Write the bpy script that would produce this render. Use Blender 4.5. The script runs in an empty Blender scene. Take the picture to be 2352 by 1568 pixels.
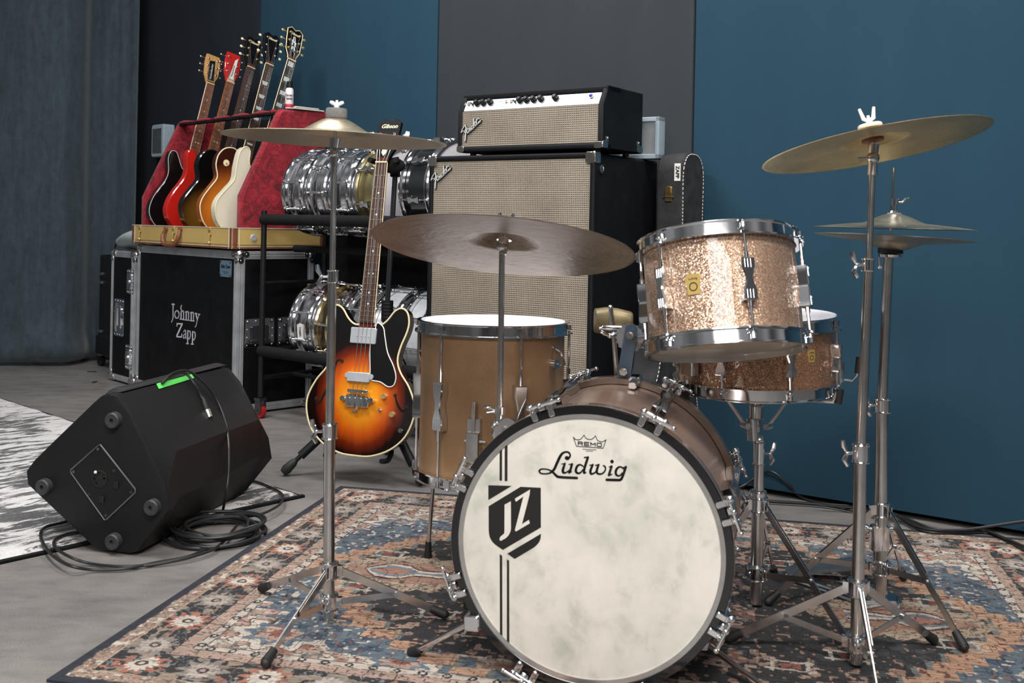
import bpy, bmesh, math, random
import numpy as np
from math import sin, cos, pi, radians, sqrt, atan2
from mathutils import Vector, Matrix, noise as mnoise

random.seed(7)
SC = bpy.context.scene
V = Vector

# ------------------------------------------------------------------ camera
F, CX, CY, HC, ROLL = 2350.0, 1176.0, 518.0, 0.88, radians(1.15)
cs, sn = cos(ROLL), sin(ROLL)
cam_d = bpy.data.cameras.new('camera')
cam_d.sensor_width = 36.0
cam_d.lens = 36.0 * F / 2352.0
cam_d.shift_y = -(784.0 - CY) / 2352.0
cam_d.clip_start = 0.05
cam_d.dof.use_dof = True
cam_d.dof.focus_distance = 3.3
cam_d.dof.aperture_fstop = 8.0
cam = bpy.data.objects.new('camera', cam_d)
SC.collection.objects.link(cam)
cam.matrix_world = Matrix(((cs, -sn, 0, 0), (0, 0, -1, 0), (sn, cs, 0, HC), (0, 0, 0, 1)))
SC.camera = cam

# ------------------------------------------------------------------ world, lights, exposure
world = bpy.data.worlds.new('world'); SC.world = world
world.use_nodes = True
wn = world.node_tree.nodes; wl = world.node_tree.links
bg = wn['Background']
tc = wn.new('ShaderNodeTexCoord'); sp = wn.new('ShaderNodeSeparateXYZ'); cr = wn.new('ShaderNodeValToRGB'); ma = wn.new('ShaderNodeMath'); ma.operation = 'MULTIPLY_ADD'; ma.inputs[1].default_value = .5; ma.inputs[2].default_value = .5
ns_ = wn.new('ShaderNodeTexNoise'); ns_.inputs['Scale'].default_value = 2.6; ns_.inputs['Detail'].default_value = 1.0; mr = wn.new('ShaderNodeMapRange'); mr.inputs[1].default_value = .38; mr.inputs[2].default_value = .62; mr.inputs[3].default_value = .35; mr.inputs[4].default_value = 1.7
mx = wn.new('ShaderNodeVectorMath'); mx.operation = 'SCALE'
wl.new(tc.outputs['Generated'], sp.inputs[0]); wl.new(sp.outputs[2], ma.inputs[0]); wl.new(ma.outputs[0], cr.inputs[0]); wl.new(tc.outputs['Generated'], ns_.inputs['Vector']); wl.new(ns_.outputs[0], mr.inputs[0]); wl.new(cr.outputs[0], mx.inputs[0]); wl.new(mr.outputs[0], mx.inputs['Scale']); wl.new(mx.outputs[0], bg.inputs[0])
cr.color_ramp.elements[0].position = 0.40; cr.color_ramp.elements[0].color = (0.16, 0.155, 0.15, 1)
cr.color_ramp.elements[1].position = 0.62; cr.color_ramp.elements[1].color = (0.62, 0.62, 0.63, 1)  # bright horizon and patchy noise added for the chrome to reflect
bg.inputs[1].default_value = 0.24

def area(name, loc, target, sx, sy, power, col=(1, 1, 1), spread=180):
    l = bpy.data.lights.new(name, 'AREA'); l.shape = 'RECTANGLE'; l.size = sx; l.size_y = sy
    l.energy = power; l.color = col; l.spread = radians(spread)
    o = bpy.data.objects.new(name, l); SC.collection.objects.link(o)
    o.location = loc
    o.rotation_euler = (V(target) - V(loc)).to_track_quat('-Z', 'Y').to_euler()
    return o
area('fill_light_front', (0.1, 0.0, 3.0), (0.1, 2.0, 0.35), 1.4, 0.5, 44, (1, 0.97, 0.93), 110)  # fill lamp added to brighten the bass drum's front head
area('ceiling_light_left', (-1.9, 2.3, 3.9), (-0.4, 3.6, 0.8), 1.8, 0.5, 105, (0.97, 0.98, 1))
area('wall_wash_right', (1.3, 2.0, 3.7), (1.5, 2.75, 1.2), 1.8, 0.4, 48, (1, 0.98, 0.96), 150)  # lamp added to wash the upper part of the right wall
area('wall_wash_centre', (-0.9, 3.6, 3.8), (-0.4, 4.4, 1.2), 1.6, 0.4, 30, (1, 0.98, 0.96), 150)  # added wash that makes the left wall fall off towards the floor
area('fill_light_behind', (-0.6, -2.2, 2.6), (0.0, 1.6, 0.2), 2.6, 0.7, 34, (1, 0.98, 0.96), 120)  # unseen fill added behind the camera for the drum fronts
SC.view_settings.view_transform = 'Standard'
SC.view_settings.look = 'None'
SC.view_settings.gamma = 1.0
SC.view_settings.use_curve_mapping = False
SC.view_settings.exposure = 0.0

# ------------------------------------------------------------------ photo <-> place
CAM = V((0, 0, HC))
def ray(px, py):
    u = (px - CX) / F; v = -(py - CY) / F
    return V((cs * u - sn * v, 1.0, sn * u + cs * v))
def at(px, py, D):
    return CAM + ray(px, py) * D
def onfloor(px, py, z=0.0):
    r = ray(px, py); return CAM + r * ((z - HC) / r.z)
def onplane(px, py, p0, n):
    r = ray(px, py); return CAM + r * ((V(p0) - CAM).dot(n) / r.dot(n))

def frame(o, z, x=None, y=None):
    z = V(z).normalized()
    if x is not None:
        x = V(x); x = (x - z * x.dot(z)).normalized(); y = z.cross(x)
    else:
        y = V(y) if y is not None else V((0, 0, 1))
        y = (y - z * y.dot(z)).normalized(); x = y.cross(z)
    M = Matrix.Identity(4)
    for i in range(3):
        M[i][0] = x[i]; M[i][1] = y[i]; M[i][2] = z[i]; M[i][3] = o[i]
    return M
def T(x, y=0, z=0):
    return Matrix.Translation(V((x, y, z)))
def RZ(a): return Matrix.Rotation(a, 4, 'Z')
def RX(a): return Matrix.Rotation(a, 4, 'X')
def RY(a): return Matrix.Rotation(a, 4, 'Y')
I4 = Matrix.Identity(4)

# ------------------------------------------------------------------ mesh builder
class MB:
    def __init__(s): s.v = []; s.f = []; s.mi = []; s.m = 0; s.M = None
    def add(s, vs, fs, M=None):
        n = len(s.v)
        if M is not None: vs = [M @ V(v) for v in vs]
        if s.M is not None: vs = [s.M @ V(v) for v in vs]
        s.v += [tuple(v) for v in vs]
        s.f += [tuple(i + n for i in f) for f in fs]
        s.mi += [s.m] * len(fs)
        return s
    def box(s, c, d, M=None):
        x, y, z = d[0] / 2, d[1] / 2, d[2] / 2
        vs = [(c[0] + a * x, c[1] + b * y, c[2] + e * z) for a in (-1, 1) for b in (-1, 1) for e in (-1, 1)]
        fs = [(0, 1, 3, 2), (4, 6, 7, 5), (0, 4, 5, 1), (2, 3, 7, 6), (0, 2, 6, 4), (1, 5, 7, 3)]
        return s.add(vs, fs, M)
    def box2(s, a, b, M=None):
        return s.box([(a[i] + b[i]) / 2 for i in range(3)], [abs(b[i] - a[i]) for i in range(3)], M)
    def rbox(s, c, d, r=0.01, k=4, M=None, ax='z'):
        # box with rounded vertical edges (along ax) and chamfered rims
        x, y, z = d
        if ax == 'x': x, y, z = d[1], d[2], d[0]
        if ax == 'y': x, y, z = d[2], d[0], d[1]
        pts = []
        for qx, qy, a0 in ((1, 1, 0), (-1, 1, 90), (-1, -1, 180), (1, -1, 270)):
            for i in range(k + 1):
                a = radians(a0 + 90 * i / k)
                pts.append((qx * (x / 2 - r) + r * cos(a), qy * (y / 2 - r) + r * sin(a)))
        n = len(pts); e = min(r * .45, z * .2)
        vs = []
        def sc(p, t): return (p[0] * (1 - 2 * t / x), p[1] * (1 - 2 * t / y))
        for zz, t in ((-z / 2, e), (-z / 2 + e, 0), (z / 2 - e, 0), (z / 2, e)):
            for p in pts:
                q = sc(p, t)
                w = (q[0], q[1], zz)
                if ax == 'x': w = (w[2], w[0], w[1])
                if ax == 'y': w = (w[1], w[2], w[0])
                vs.append((w[0] + c[0], w[1] + c[1], w[2] + c[2]))
        fs = []
        for l in range(3):
            for i in range(n):
                j = (i + 1) % n
                fs.append((l * n + i, l * n + j, (l + 1) * n + j, (l + 1) * n + i))
        fs.append(tuple(reversed(range(n)))); fs.append(tuple(range(3 * n, 4 * n)))
        return s.add(vs, fs, M)
    def cyl(s, a, b, r, r1=None, n=20, cap=True, M=None):
        a = V(a); b = V(b); r1 = r if r1 is None else r1
        d = (b - a); 
        if d.length < 1e-9: return s
        z = d.normalized(); x = z.orthogonal().normalized(); y = z.cross(x)
        vs = [a + (x * cos(2 * pi * i / n) + y * sin(2 * pi * i / n)) * r for i in range(n)]
        vs += [b + (x * cos(2 * pi * i / n) + y * sin(2 * pi * i / n)) * r1 for i in range(n)]
        fs = [(i, (i + 1) % n, n + (i + 1) % n, n + i) for i in range(n)]
        if cap: fs += [tuple(reversed(range(n))), tuple(range(n, 2 * n))]
        return s.add(vs, fs, M)
    def tube(s, pts, r, n=8, closed=False, cap=True, M=None):
        pts = [V(p) for p in pts]; m = len(pts)
        rr = r if isinstance(r, (list, tuple)) else [r] * m
        tang = []
        for i in range(m):
            if closed: t = pts[(i + 1) % m] - pts[i - 1]
            else: t = pts[min(i + 1, m - 1)] - pts[max(i - 1, 0)]
            tang.append(t.normalized() if t.length > 1e-9 else V((0, 0, 1)))
        x = tang[0].orthogonal().normalized(); vs = []
        for i in range(m):
            t = tang[i]; x = (x - t * x.dot(t))
            x = x.normalized() if x.length > 1e-6 else t.orthogonal().normalized()
            y = t.cross(x)
            for k in range(n):
                a = 2 * pi * k / n
                vs.append(pts[i] + (x * cos(a) + y * sin(a)) * rr[i])
        fs = []
        for i in range(m if closed else m - 1):
            j = (i + 1) % m
            for k in range(n):
                l = (k + 1) % n
                fs.append((i * n + k, i * n + l, j * n + l, j * n + k))
        if cap and not closed: fs += [tuple(reversed(range(n))), tuple(range((m - 1) * n, m * n))]
        return s.add(vs, fs, M)
    def lathe(s, prof, n=64, M=None, closed=False, a0=0.0, a1=2 * pi):
        full = abs(a1 - a0 - 2 * pi) < 1e-6
        m = len(prof); vs = []
        cols = n if full else n + 1
        for i in range(cols):
            a = a0 + (a1 - a0) * i / n
            for (r, z) in prof: vs.append((r * cos(a), r * sin(a), z))
        fs = []
        for i in range(n):
            j = (i + 1) % cols
            for k in range(m if closed else m - 1):
                l = (k + 1) % m
                q = [i * m + k, j * m + k, j * m + l, i * m + l]
                if prof[k][0] < 1e-9: q.remove(j * m + k)
                elif prof[l][0] < 1e-9: q.remove(j * m + l)
                fs.append(tuple(q))
        return s.add(vs, fs, M)
    def torus(s, R, r, n=64, k=10, M=None, z=0):
        return s.lathe([(R + r * cos(2 * pi * i / k), z + r * sin(2 * pi * i / k)) for i in range(k)], n, M, closed=True)
    def sphere(s, c, r, M=None, n=16, m=10, sc=(1, 1, 1)):
        vs = []; fs = []
        for j in range(m + 1):
            t = pi * j / m
            for i in range(n):
                a = 2 * pi * i / n
                vs.append((c[0] + sc[0] * r * sin(t) * cos(a), c[1] + sc[1] * r * sin(t) * sin(a), c[2] + sc[2] * r * cos(t)))
        for j in range(m):
            for i in range(n):
                k = (i + 1) % n
                fs.append((j * n + i, (j + 1) * n + i, (j + 1) * n + k, j * n + k))
        return s.add(vs, fs, M)
    def prism(s, poly, z0, z1, M=None, bev=0.0):
        n = len(poly)
        c = (sum(p[0] for p in poly) / n, sum(p[1] for p in poly) / n)
        a = sum(poly[i][0] * poly[(i + 1) % n][1] - poly[(i + 1) % n][0] * poly[i][1] for i in range(n))
        if a < 0: poly = list(reversed(poly))
        def inset(t):
            out = []
            for i in range(n):
                p0, p1, p2 = V(poly[i - 1]), V(poly[i]), V(poly[(i + 1) % n])
                d = ((p1 - p0).normalized() + (p2 - p1).normalized())
                nn = V((-d.y, d.x))
                nn = nn.normalized() if nn.length > 1e-6 else V((0, 0))
                out.append((p1.x + nn.x * t, p1.y + nn.y * t))
            return out
        rows = [(z0, inset(bev) if bev else poly)]
        if bev:
            rows += [(z0 + bev, poly), (z1 - bev, poly)]
            rows.append((z1, inset(bev)))
        else: rows.append((z1, poly))
        vs = [(p[0], p[1], z) for z, pp in rows for p in pp]; fs = []
        for l in range(len(rows) - 1):
            for i in range(n):
                j = (i + 1) % n
                fs.append((l * n + i, l * n + j, (l + 1) * n + j, (l + 1) * n + i))
        fs.append(tuple(reversed(range(n)))); fs.append(tuple(range((len(rows) - 1) * n, len(rows) * n)))
        return s.add(vs, fs, M)
    def loft(s, rings, M=None, cap=True, closed=True):
        n = len(rings[0]); vs = [p for r in rings for p in r]; fs = []
        for l in range(len(rings) - 1):
            for i in range(n if closed else n - 1):
                j = (i + 1) % n
                fs.append((l * n + i, l * n + j, (l + 1) * n + j, (l + 1) * n + i))
        if cap and closed: fs += [tuple(reversed(range(n))), tuple(range((len(rings) - 1) * n, len(rings) * n))]
        return s.add(vs, fs, M)
    def ribbon(s, pts, w, z=0.0, h=0.0006, M=None, k=10):
        # flat lettering stroke with round joints
        m = len(pts); ww = w if isinstance(w, (list, tuple)) else [w] * m
        for i in range(m - 1):
            a, b = V(pts[i]), V(pts[i + 1]); d = b - a
            if d.length < 1e-9: continue
            nn = V((-d.y, d.x)).normalized()
            q = [a + nn * ww[i] / 2, a - nn * ww[i] / 2, b - nn * ww[i + 1] / 2, b + nn * ww[i + 1] / 2]
            s.prism([tuple(p) for p in q], z, z + h, M)
        for i in range(m):
            r = ww[i] / 2
            s.prism([(pts[i][0] + r * cos(2 * pi * j / k), pts[i][1] + r * sin(2 * pi * j / k)) for j in range(k)], z, z + h, M)
        return s
    def build(s, name, mats, parent=None, smooth=True, ang=35, bevel=0.0, sub=0, solid=0.0, normals=True):
        me = bpy.data.meshes.new(name)
        me.from_pydata(s.v, [], s.f)
        if not isinstance(mats, (list, tuple)): mats = [mats]
        for m in mats: me.materials.append(m)
        if len(mats) > 1: me.polygons.foreach_set('material_index', s.mi)
        if normals:
            bm = bmesh.new(); bm.from_mesh(me)
            bmesh.ops.recalc_face_normals(bm, faces=bm.faces); bm.to_mesh(me); bm.free()
        if smooth:
            me.polygons.foreach_set('use_smooth', [True] * len(me.polygons))
            try: me.set_sharp_from_angle(angle=radians(ang))
            except Exception: pass
        me.update()
        o = bpy.data.objects.new(name, me); SC.collection.objects.link(o)
        if parent is not None: o.parent = parent
        if bevel:
            b = o.modifiers.new('bevel', 'BEVEL'); b.width = bevel; b.segments = 2; b.limit_method = 'ANGLE'; b.harden_normals = False
        if sub:
            q = o.modifiers.new('subdivision', 'SUBSURF'); q.levels = sub; q.render_levels = sub
        return o

def thing(name, label, cat, M=None, group=None):
    o = bpy.data.objects.new(name, None); SC.collection.objects.link(o)
    o.empty_display_size = 0.1
    if M is not None: o.matrix_world = M
    o['label'] = label; o['category'] = cat
    if group: o['group'] = group
    return o
def tag(o, label, cat, group=None):
    o['label'] = label; o['category'] = cat
    if group: o['group'] = group
    return o
def struct(o): o['kind'] = 'structure'; return o
def kids(o): return [c for c in bpy.data.objects if c.parent == o]
def copy_tree(o, M=None, parent=None, ch=None):
    if ch is None:
        ch = {}
        for c in bpy.data.objects:
            if c.parent: ch.setdefault(c.parent.name, []).append(c)
    c = o.copy(); SC.collection.objects.link(c)
    if parent is not None: c.parent = parent
    if M is not None: c.matrix_world = M
    for k in ch.get(o.name, []): copy_tree(k, None, c, ch)
    return c
def text_mesh(txt, size, M, mb, extr=0.0003, shear=0.0, space=1.0, sx=1.0, bold=0.0, align='CENTER'):
    cu = bpy.data.curves.new('t', 'FONT'); cu.body = txt; cu.size = size; cu.align_x = align; cu.align_y = 'CENTER'
    cu.extrude = extr; cu.shear = shear; cu.space_character = space; cu.resolution_u = 3; cu.offset = bold
    o = bpy.data.objects.new('t', cu); SC.collection.objects.link(o)
    dg = bpy.context.evaluated_depsgraph_get(); dg.update()
    me = bpy.data.meshes.new_from_object(o.evaluated_get(dg))
    vs = [(v.co.x * sx, v.co.y, v.co.z) for v in me.vertices]; fs = [tuple(p.vertices) for p in me.polygons]
    mb.add(vs, fs, M)
    bpy.data.objects.remove(o); bpy.data.meshes.remove(me); bpy.data.curves.remove(cu)
    return mb
def spline(pts, k=6, closed=True):
    out = []; n = len(pts)
    for i in range(n if closed else n - 1):
        if closed: p = [pts[(i - 1) % n], pts[i], pts[(i + 1) % n], pts[(i + 2) % n]]
        else: p = [pts[max(i - 1, 0)], pts[i], pts[i + 1], pts[min(i + 2, n - 1)]]
        for j in range(k):
            t = j / k
            out.append(tuple(0.5 * (2 * p[1][a] + (p[2][a] - p[0][a]) * t + (2 * p[0][a] - 5 * p[1][a] + 4 * p[2][a] - p[3][a]) * t * t
                       + (3 * p[1][a] - p[0][a] - 3 * p[2][a] + p[3][a]) * t ** 3) for a in range(len(pts[0]))))
    if not closed: out.append(tuple(pts[-1]))
    return out

# ------------------------------------------------------------------ materials
def srgb(r, g, b):
    def f(c):
        c /= 255.0
        return c / 12.92 if c <= 0.04045 else ((c + 0.055) / 1.055) ** 2.4
    return (f(r), f(g), f(b), 1.0)
class NT:
    def __init__(s, name):
        s.mat = bpy.data.materials.new(name); s.mat.use_nodes = True
        s.t = s.mat.node_tree; s.b = s.t.nodes['Principled BSDF']
    def n(s, typ, **kw):
        o = s.t.nodes.new('ShaderNode' + typ)
        for k, v in kw.items(): setattr(o, k, v)
        return o
    def l(s, a, b): s.t.links.new(a, b)
    def val(s, sock, v):
        if hasattr(v, 'is_output') or hasattr(v, 'links'): s.l(v, sock)
        else: sock.default_value = v
    def math(s, op, a, b=0.0, c=0.0):
        m = s.n('Math', operation=op); s.val(m.inputs[0], a); s.val(m.inputs[1], b)
        if len(m.inputs) > 2: s.val(m.inputs[2], c)
        return m.outputs[0]
    def obj(s): return s.n('TexCoord').outputs['Object']
    def mapping(s, vec, sc=(1, 1, 1), loc=(0, 0, 0)):
        m = s.n('Mapping'); s.l(vec, m.inputs[0]); m.inputs['Scale'].default_value = sc; m.inputs['Location'].default_value = loc
        return m.outputs[0]
    def noise(s, vec, scale, detail=3, rough=0.5, out=0, dist=0.0):
        m = s.n('TexNoise'); s.l(vec, m.inputs['Vector']); m.inputs['Scale'].default_value = scale
        m.inputs['Detail'].default_value = detail; m.inputs['Roughness'].default_value = rough; m.inputs['Distortion'].default_value = dist
        return m.outputs[out]
    def ramp(s, fac, stops, mode='LINEAR'):
        m = s.n('ValToRGB'); s.l(fac, m.inputs[0]); e = m.color_ramp.elements; m.color_ramp.interpolation = mode
        while len(e) < len(stops): e.new(0.5)
        for i, (p, c) in enumerate(stops):
            e[i].position = p; e[i].color = c if len(c) == 4 else (*c, 1)
        return m.outputs[0]
    def mix(s, fac, a, b, typ='MIX'):
        m = s.n('Mix', data_type='RGBA', blend_type=typ); s.val(m.inputs[0], fac); s.val(m.inputs[6], a); s.val(m.inputs[7], b)
        return m.outputs[2]
    def bump(s, h, strength=0.3, dist=0.001):
        m = s.n('Bump'); s.l(h, m.inputs['Height']); m.inputs['Strength'].default_value = strength; m.inputs['Distance'].default_value = dist
        s.l(m.outputs[0], s.b.inputs['Normal']); return m
    def set(s, base=None, rough=None, metal=None, spec=None, coat=None, sheen=None, trans=None, alpha=None, coatr=None):
        b = s.b.inputs
        for k, v in (('Base Color', base), ('Roughness', rough), ('Metallic', metal), ('Specular IOR Level', spec),
                     ('Coat Weight', coat), ('Sheen Weight', sheen), ('Transmission Weight', trans), ('Alpha', alpha), ('Coat Roughness', coatr)):
            if v is not None: s.val(b[k], v)
        return s
def simple(name, col, rough=0.5, metal=0.0, var=0.0, scale=8.0, bump=0.0, bscale=60.0, **kw):
    m = NT(name)
    if var > 0:
        f = m.noise(m.obj(), scale, 4, 0.6)
        dark = tuple(c * (1 - var) for c in col[:3]) + (1,); lite = tuple(min(1, c * (1 + var)) for c in col[:3]) + (1,)
        m.set(base=m.ramp(f, [(0.3, dark), (0.7, lite)]))
    else: m.set(base=col)
    m.set(rough=rough, metal=metal, **kw)
    if bump > 0: m.bump(m.noise(m.obj(), bscale, 3, 0.6), bump, 0.002)
    return m.mat
MT = {}
MT['chrome'] = simple('chrome', (0.80, 0.81, 0.83, 1), 0.10, 1.0, var=0.04, scale=20)
MT['worn_chrome'] = simple('worn_chrome', (0.62, 0.61, 0.60, 1), 0.22, 1.0, var=0.12, scale=30)
MT['nickel'] = simple('nickel', (0.66, 0.63, 0.58, 1), 0.22, 1.0, var=0.1, scale=30)
MT['satin_chrome'] = simple('satin_chrome', (0.55, 0.58, 0.62, 1), 0.3, 0.35, var=0.08, scale=20)
MT['steel'] = simple('dull_steel', (0.45, 0.46, 0.48, 1), 0.38, 1.0, var=0.15, scale=25)
MT['brass'] = simple('brass', (0.62, 0.45, 0.20, 1), 0.25, 1.0, var=0.15, scale=30)
MT['gold'] = simple('gold_plate', (0.80, 0.58, 0.25, 1), 0.32, 0.7, var=0.1, scale=60)
MT['black_chrome'] = simple('black_chrome', (0.05, 0.055, 0.06, 1), 0.10, 0.6, coat=0.8, var=0.1)
MT['rubber'] = simple('black_rubber', (0.012, 0.012, 0.012, 1), 0.6, 0, var=0.2, scale=40, bump=0.1)
MT['black_plastic'] = simple('black_plastic', (0.009, 0.009, 0.010, 1), 0.45, 0, var=0.15, scale=30, bump=0.05, bscale=300, spec=0.3)
MT['satin_black'] = simple('satin_black_veneer', (0.004, 0.004, 0.005, 1), 0.5, 0, var=0.1, spec=0.12)
MT['black_gloss'] = simple('black_lacquer', (0.006, 0.006, 0.007, 1), 0.12, 0, var=0.1, coat=0.6)
MT['foam'] = simple('black_foam', (0.009, 0.009, 0.010, 1), 0.85, 0, var=0.2, scale=30, bump=0.2, bscale=200, spec=0.2)
MT['tolex'] = simple('black_tolex', (0.0050, 0.0056, 0.0072, 1), 0.55, 0, var=0.3, scale=12, bump=0.4, bscale=420, spec=0.22)
MT['laminate'] = simple('black_laminate', (0.0045, 0.005, 0.006, 1), 0.5, 0, var=0.5, scale=10, bump=0.15, bscale=300, spec=0.16)
MT['cream'] = simple('cream_plastic', srgb(232, 218, 176), 0.35, 0, var=0.06)
MT['pearl'] = simple('pearl_inlay', srgb(215, 220, 215), 0.25, 0, var=0.12, scale=80)
MT['white_plastic'] = simple('white_plastic', srgb(225, 225, 220), 0.4, 0, var=0.05)
MT['white_paint'] = simple('white_stencil_paint', srgb(205, 205, 215), 0.6, 0, var=0.12, scale=60)
MT['ink'] = simple('black_print', (0.010, 0.009, 0.008, 1), 0.5, 0, var=0.1)
MT['white_head'] = simple('white_drumhead', srgb(235, 232, 236), 0.55, 0, var=0.03, scale=6)
MT['clear_head'] = simple('clear_drumhead', srgb(232, 224, 202), 0.3, 0, var=0.1, scale=8, coat=0.4, alpha=0.82)
MT['felt'] = simple('grey_felt', srgb(108, 107, 106), 0.95, 0, var=0.2, scale=90, bump=0.6, bscale=300)
MT['felt_white'] = simple('white_felt', srgb(225, 215, 205), 0.95, 0, var=0.1, scale=90, bump=0.5, bscale=300)
MT['red_rubber'] = simple('red_wheel', srgb(150, 22, 24), 0.45, 0, var=0.15)
MT['blue_glass'] = simple('blue_jewel', srgb(30, 50, 190), 0.15, 0, coat=1.0)
MT['tape_green'] = simple('green_tape', srgb(98, 225, 100), 0.55, 0, var=0.05)
MT['leather'] = simple('brown_leather', srgb(122, 72, 44), 0.45, 0, var=0.2, scale=40, bump=0.3, bscale=200)
MT['cloth_white'] = simple('folded_white_cloth', srgb(205, 200, 190), 0.9, 0, var=0.08, scale=40, bump=0.4)
MT['hoop_bronze'] = simple('bronze_hoop_lacquer', srgb(132, 114, 102), 0.22, 0.55, var=0.12, scale=5, coat=0.6)
MT['cloth_grey'] = simple('grey_cloth', srgb(148, 158, 160), 0.9, 0, var=0.15, scale=12, bump=0.5, bscale=150, sheen=0.2)
MT['grey_plastic'] = simple('grey_plastic', srgb(150, 165, 175), 0.4, 0, var=0.08)
MT['blue_steel'] = simple('blue_grey_bracket', srgb(98, 120, 140), 0.45, 0.15, var=0.12, scale=15)
MT['cable'] = simple('black_cable', (0.014, 0.014, 0.015, 1), 0.42, 0, var=0.1)
MT['string'] = simple('steel_string', (0.62, 0.58, 0.54, 1), 0.3, 1.0, var=0.1)
MT['aluminium'] = simple('aluminium_profile', (0.56, 0.58, 0.60, 1), 0.36, 0.65, var=0.15, scale=14, bump=0.08, bscale=60)

def mk_sparkle(name='champagne_sparkle', cols=((122, 92, 74), (172, 138, 114), (212, 178, 150), (255, 240, 225)), bg=((158, 122, 98), (196, 160, 132))):
    m = NT(name); c = m.obj()
    v = m.n('TexVoronoi'); m.l(c, v.inputs['Vector']); v.inputs['Scale'].default_value = 560
    sepc = m.n('SeparateColor'); m.l(v.outputs['Color'], sepc.inputs[0])
    base = m.ramp(sepc.outputs[0], [(0.0, srgb(*cols[0])), (0.45, srgb(*cols[1])), (0.8, srgb(*cols[2])), (1.0, srgb(*cols[3]))])
    big = m.noise(c, 14, 3)
    base = m.mix(0.25, base, m.ramp(big, [(0.35, srgb(*bg[0])), (0.65, srgb(*bg[1]))]))
    m.set(base=base, rough=0.34, metal=0.55, coat=0.7)
    m.b.inputs['Coat Roughness'].default_value = 0.04
    g = m.n('NewGeometry')
    s1 = m.n('VectorMath', operation='SUBTRACT'); m.l(v.outputs['Color'], s1.inputs[0]); s1.inputs[1].default_value = (.5, .5, .5)
    s2 = m.n('VectorMath', operation='SCALE'); m.l(s1.outputs[0], s2.inputs[0]); s2.inputs['Scale'].default_value = 0.75
    s3 = m.n('VectorMath', operation='ADD'); m.l(g.outputs['Normal'], s3.inputs[0]); m.l(s2.outputs[0], s3.inputs[1])
    s4 = m.n('VectorMath', operation='NORMALIZE'); m.l(s3.outputs[0], s4.inputs[0])
    m.l(s4.outputs[0], m.b.inputs['Normal'])
    return m.mat
MT['sparkle'] = mk_sparkle()
def mk_wrap(name, a, b, sc=700, rough=0.4, metal=0.15, coat=0.4):
    m = NT(name); c = m.obj()
    f = m.noise(c, sc, 2, 0.7); g = m.noise(c, 9, 4, 0.6)
    base = m.mix(0.5, m.ramp(f, [(0.3, a), (0.7, b)]), m.ramp(g, [(0.3, a), (0.75, b)]))
    m.set(base=base, rough=rough, metal=metal, coat=coat); m.b.inputs['Coat Roughness'].default_value = 0.2
    return m.mat
MT['gold_sparkle'] = mk_wrap('faded_gold_sparkle', srgb(128, 96, 66), srgb(184, 146, 108))
MT['snare_sparkle'] = mk_sparkle('copper_sparkle', ((104, 66, 44), (156, 110, 80), (196, 150, 116), (250, 214, 180)), ((138, 94, 66), (178, 132, 102)))
MT['pink_wrap'] = mk_wrap('aged_champagne_wrap', srgb(142, 112, 98), srgb(190, 160, 142), 300, 0.3, 0.2, 0.8)
def mk_fiber():
    m = NT('mottled_drumhead'); c = m.obj()
    f = m.noise(m.mapping(c, (1, .8, 1)), 13, 6, 0.62, dist=0.3); g = m.noise(m.mapping(c, (1, 1, 1), (3, 1, 2)), 6, 4, 0.6)
    base = m.mix(0.5, m.ramp(f, [(0.34, srgb(158, 162, 150)), (0.48, srgb(208, 206, 196)), (0.72, srgb(228, 222, 213))]),
                 m.ramp(g, [(0.32, srgb(186, 186, 176)), (0.6, srgb(226, 219, 211))]))
    m.set(base=base, rough=0.5); return m.mat
MT['fiberskyn'] = mk_fiber()
def mk_cymbal(name, a, b, rough=0.3, strength=0.5):
    m = NT(name); c = m.obj()
    sx = m.n('SeparateXYZ'); m.l(c, sx.inputs[0])
    r = m.math('SQRT', m.math('ADD', m.math('POWER', sx.outputs[0], 2), m.math('POWER', sx.outputs[1], 2)))
    cb = m.n('CombineXYZ'); m.l(m.math('MULTIPLY', r, 1.0), cb.inputs[0])
    ang = m.math('ARCTAN2', sx.outputs[1], sx.outputs[0]); m.l(m.math('MULTIPLY', ang, 0.02), cb.inputs[1])
    rings = m.noise(cb.outputs[0], 150, 5, 0.75)
    patt = m.noise(c, 11, 5, 0.65)
    base = m.mix(0.45, m.ramp(rings, [(0.3, a), (0.7, b)]), m.ramp(patt, [(0.3, a), (0.72, b)]))
    m.set(base=base, metal=0.9, rough=m.math('ADD', m.math('MULTIPLY', patt, 0.2), rough - 0.08))
    h = m.math('ADD', m.math('MULTIPLY', rings, 0.5), m.math('MULTIPLY', m.noise(c, 42, 2), 1.5))
    m.bump(h, strength, 0.0012); return m.mat
MT['cymbal'] = mk_cymbal('bronze_cymbal', srgb(166, 154, 130), srgb(212, 202, 178), 0.32, 0.3)
MT['cymbal_gold'] = mk_cymbal('golden_bronze_cymbal', srgb(182, 158, 110), srgb(228, 206, 160), 0.34, 0.3)
MT['cymbal_dark'] = mk_cymbal('dark_hammered_cymbal', srgb(112, 100, 88), srgb(186, 174, 160), 0.36, 1.0)
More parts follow.
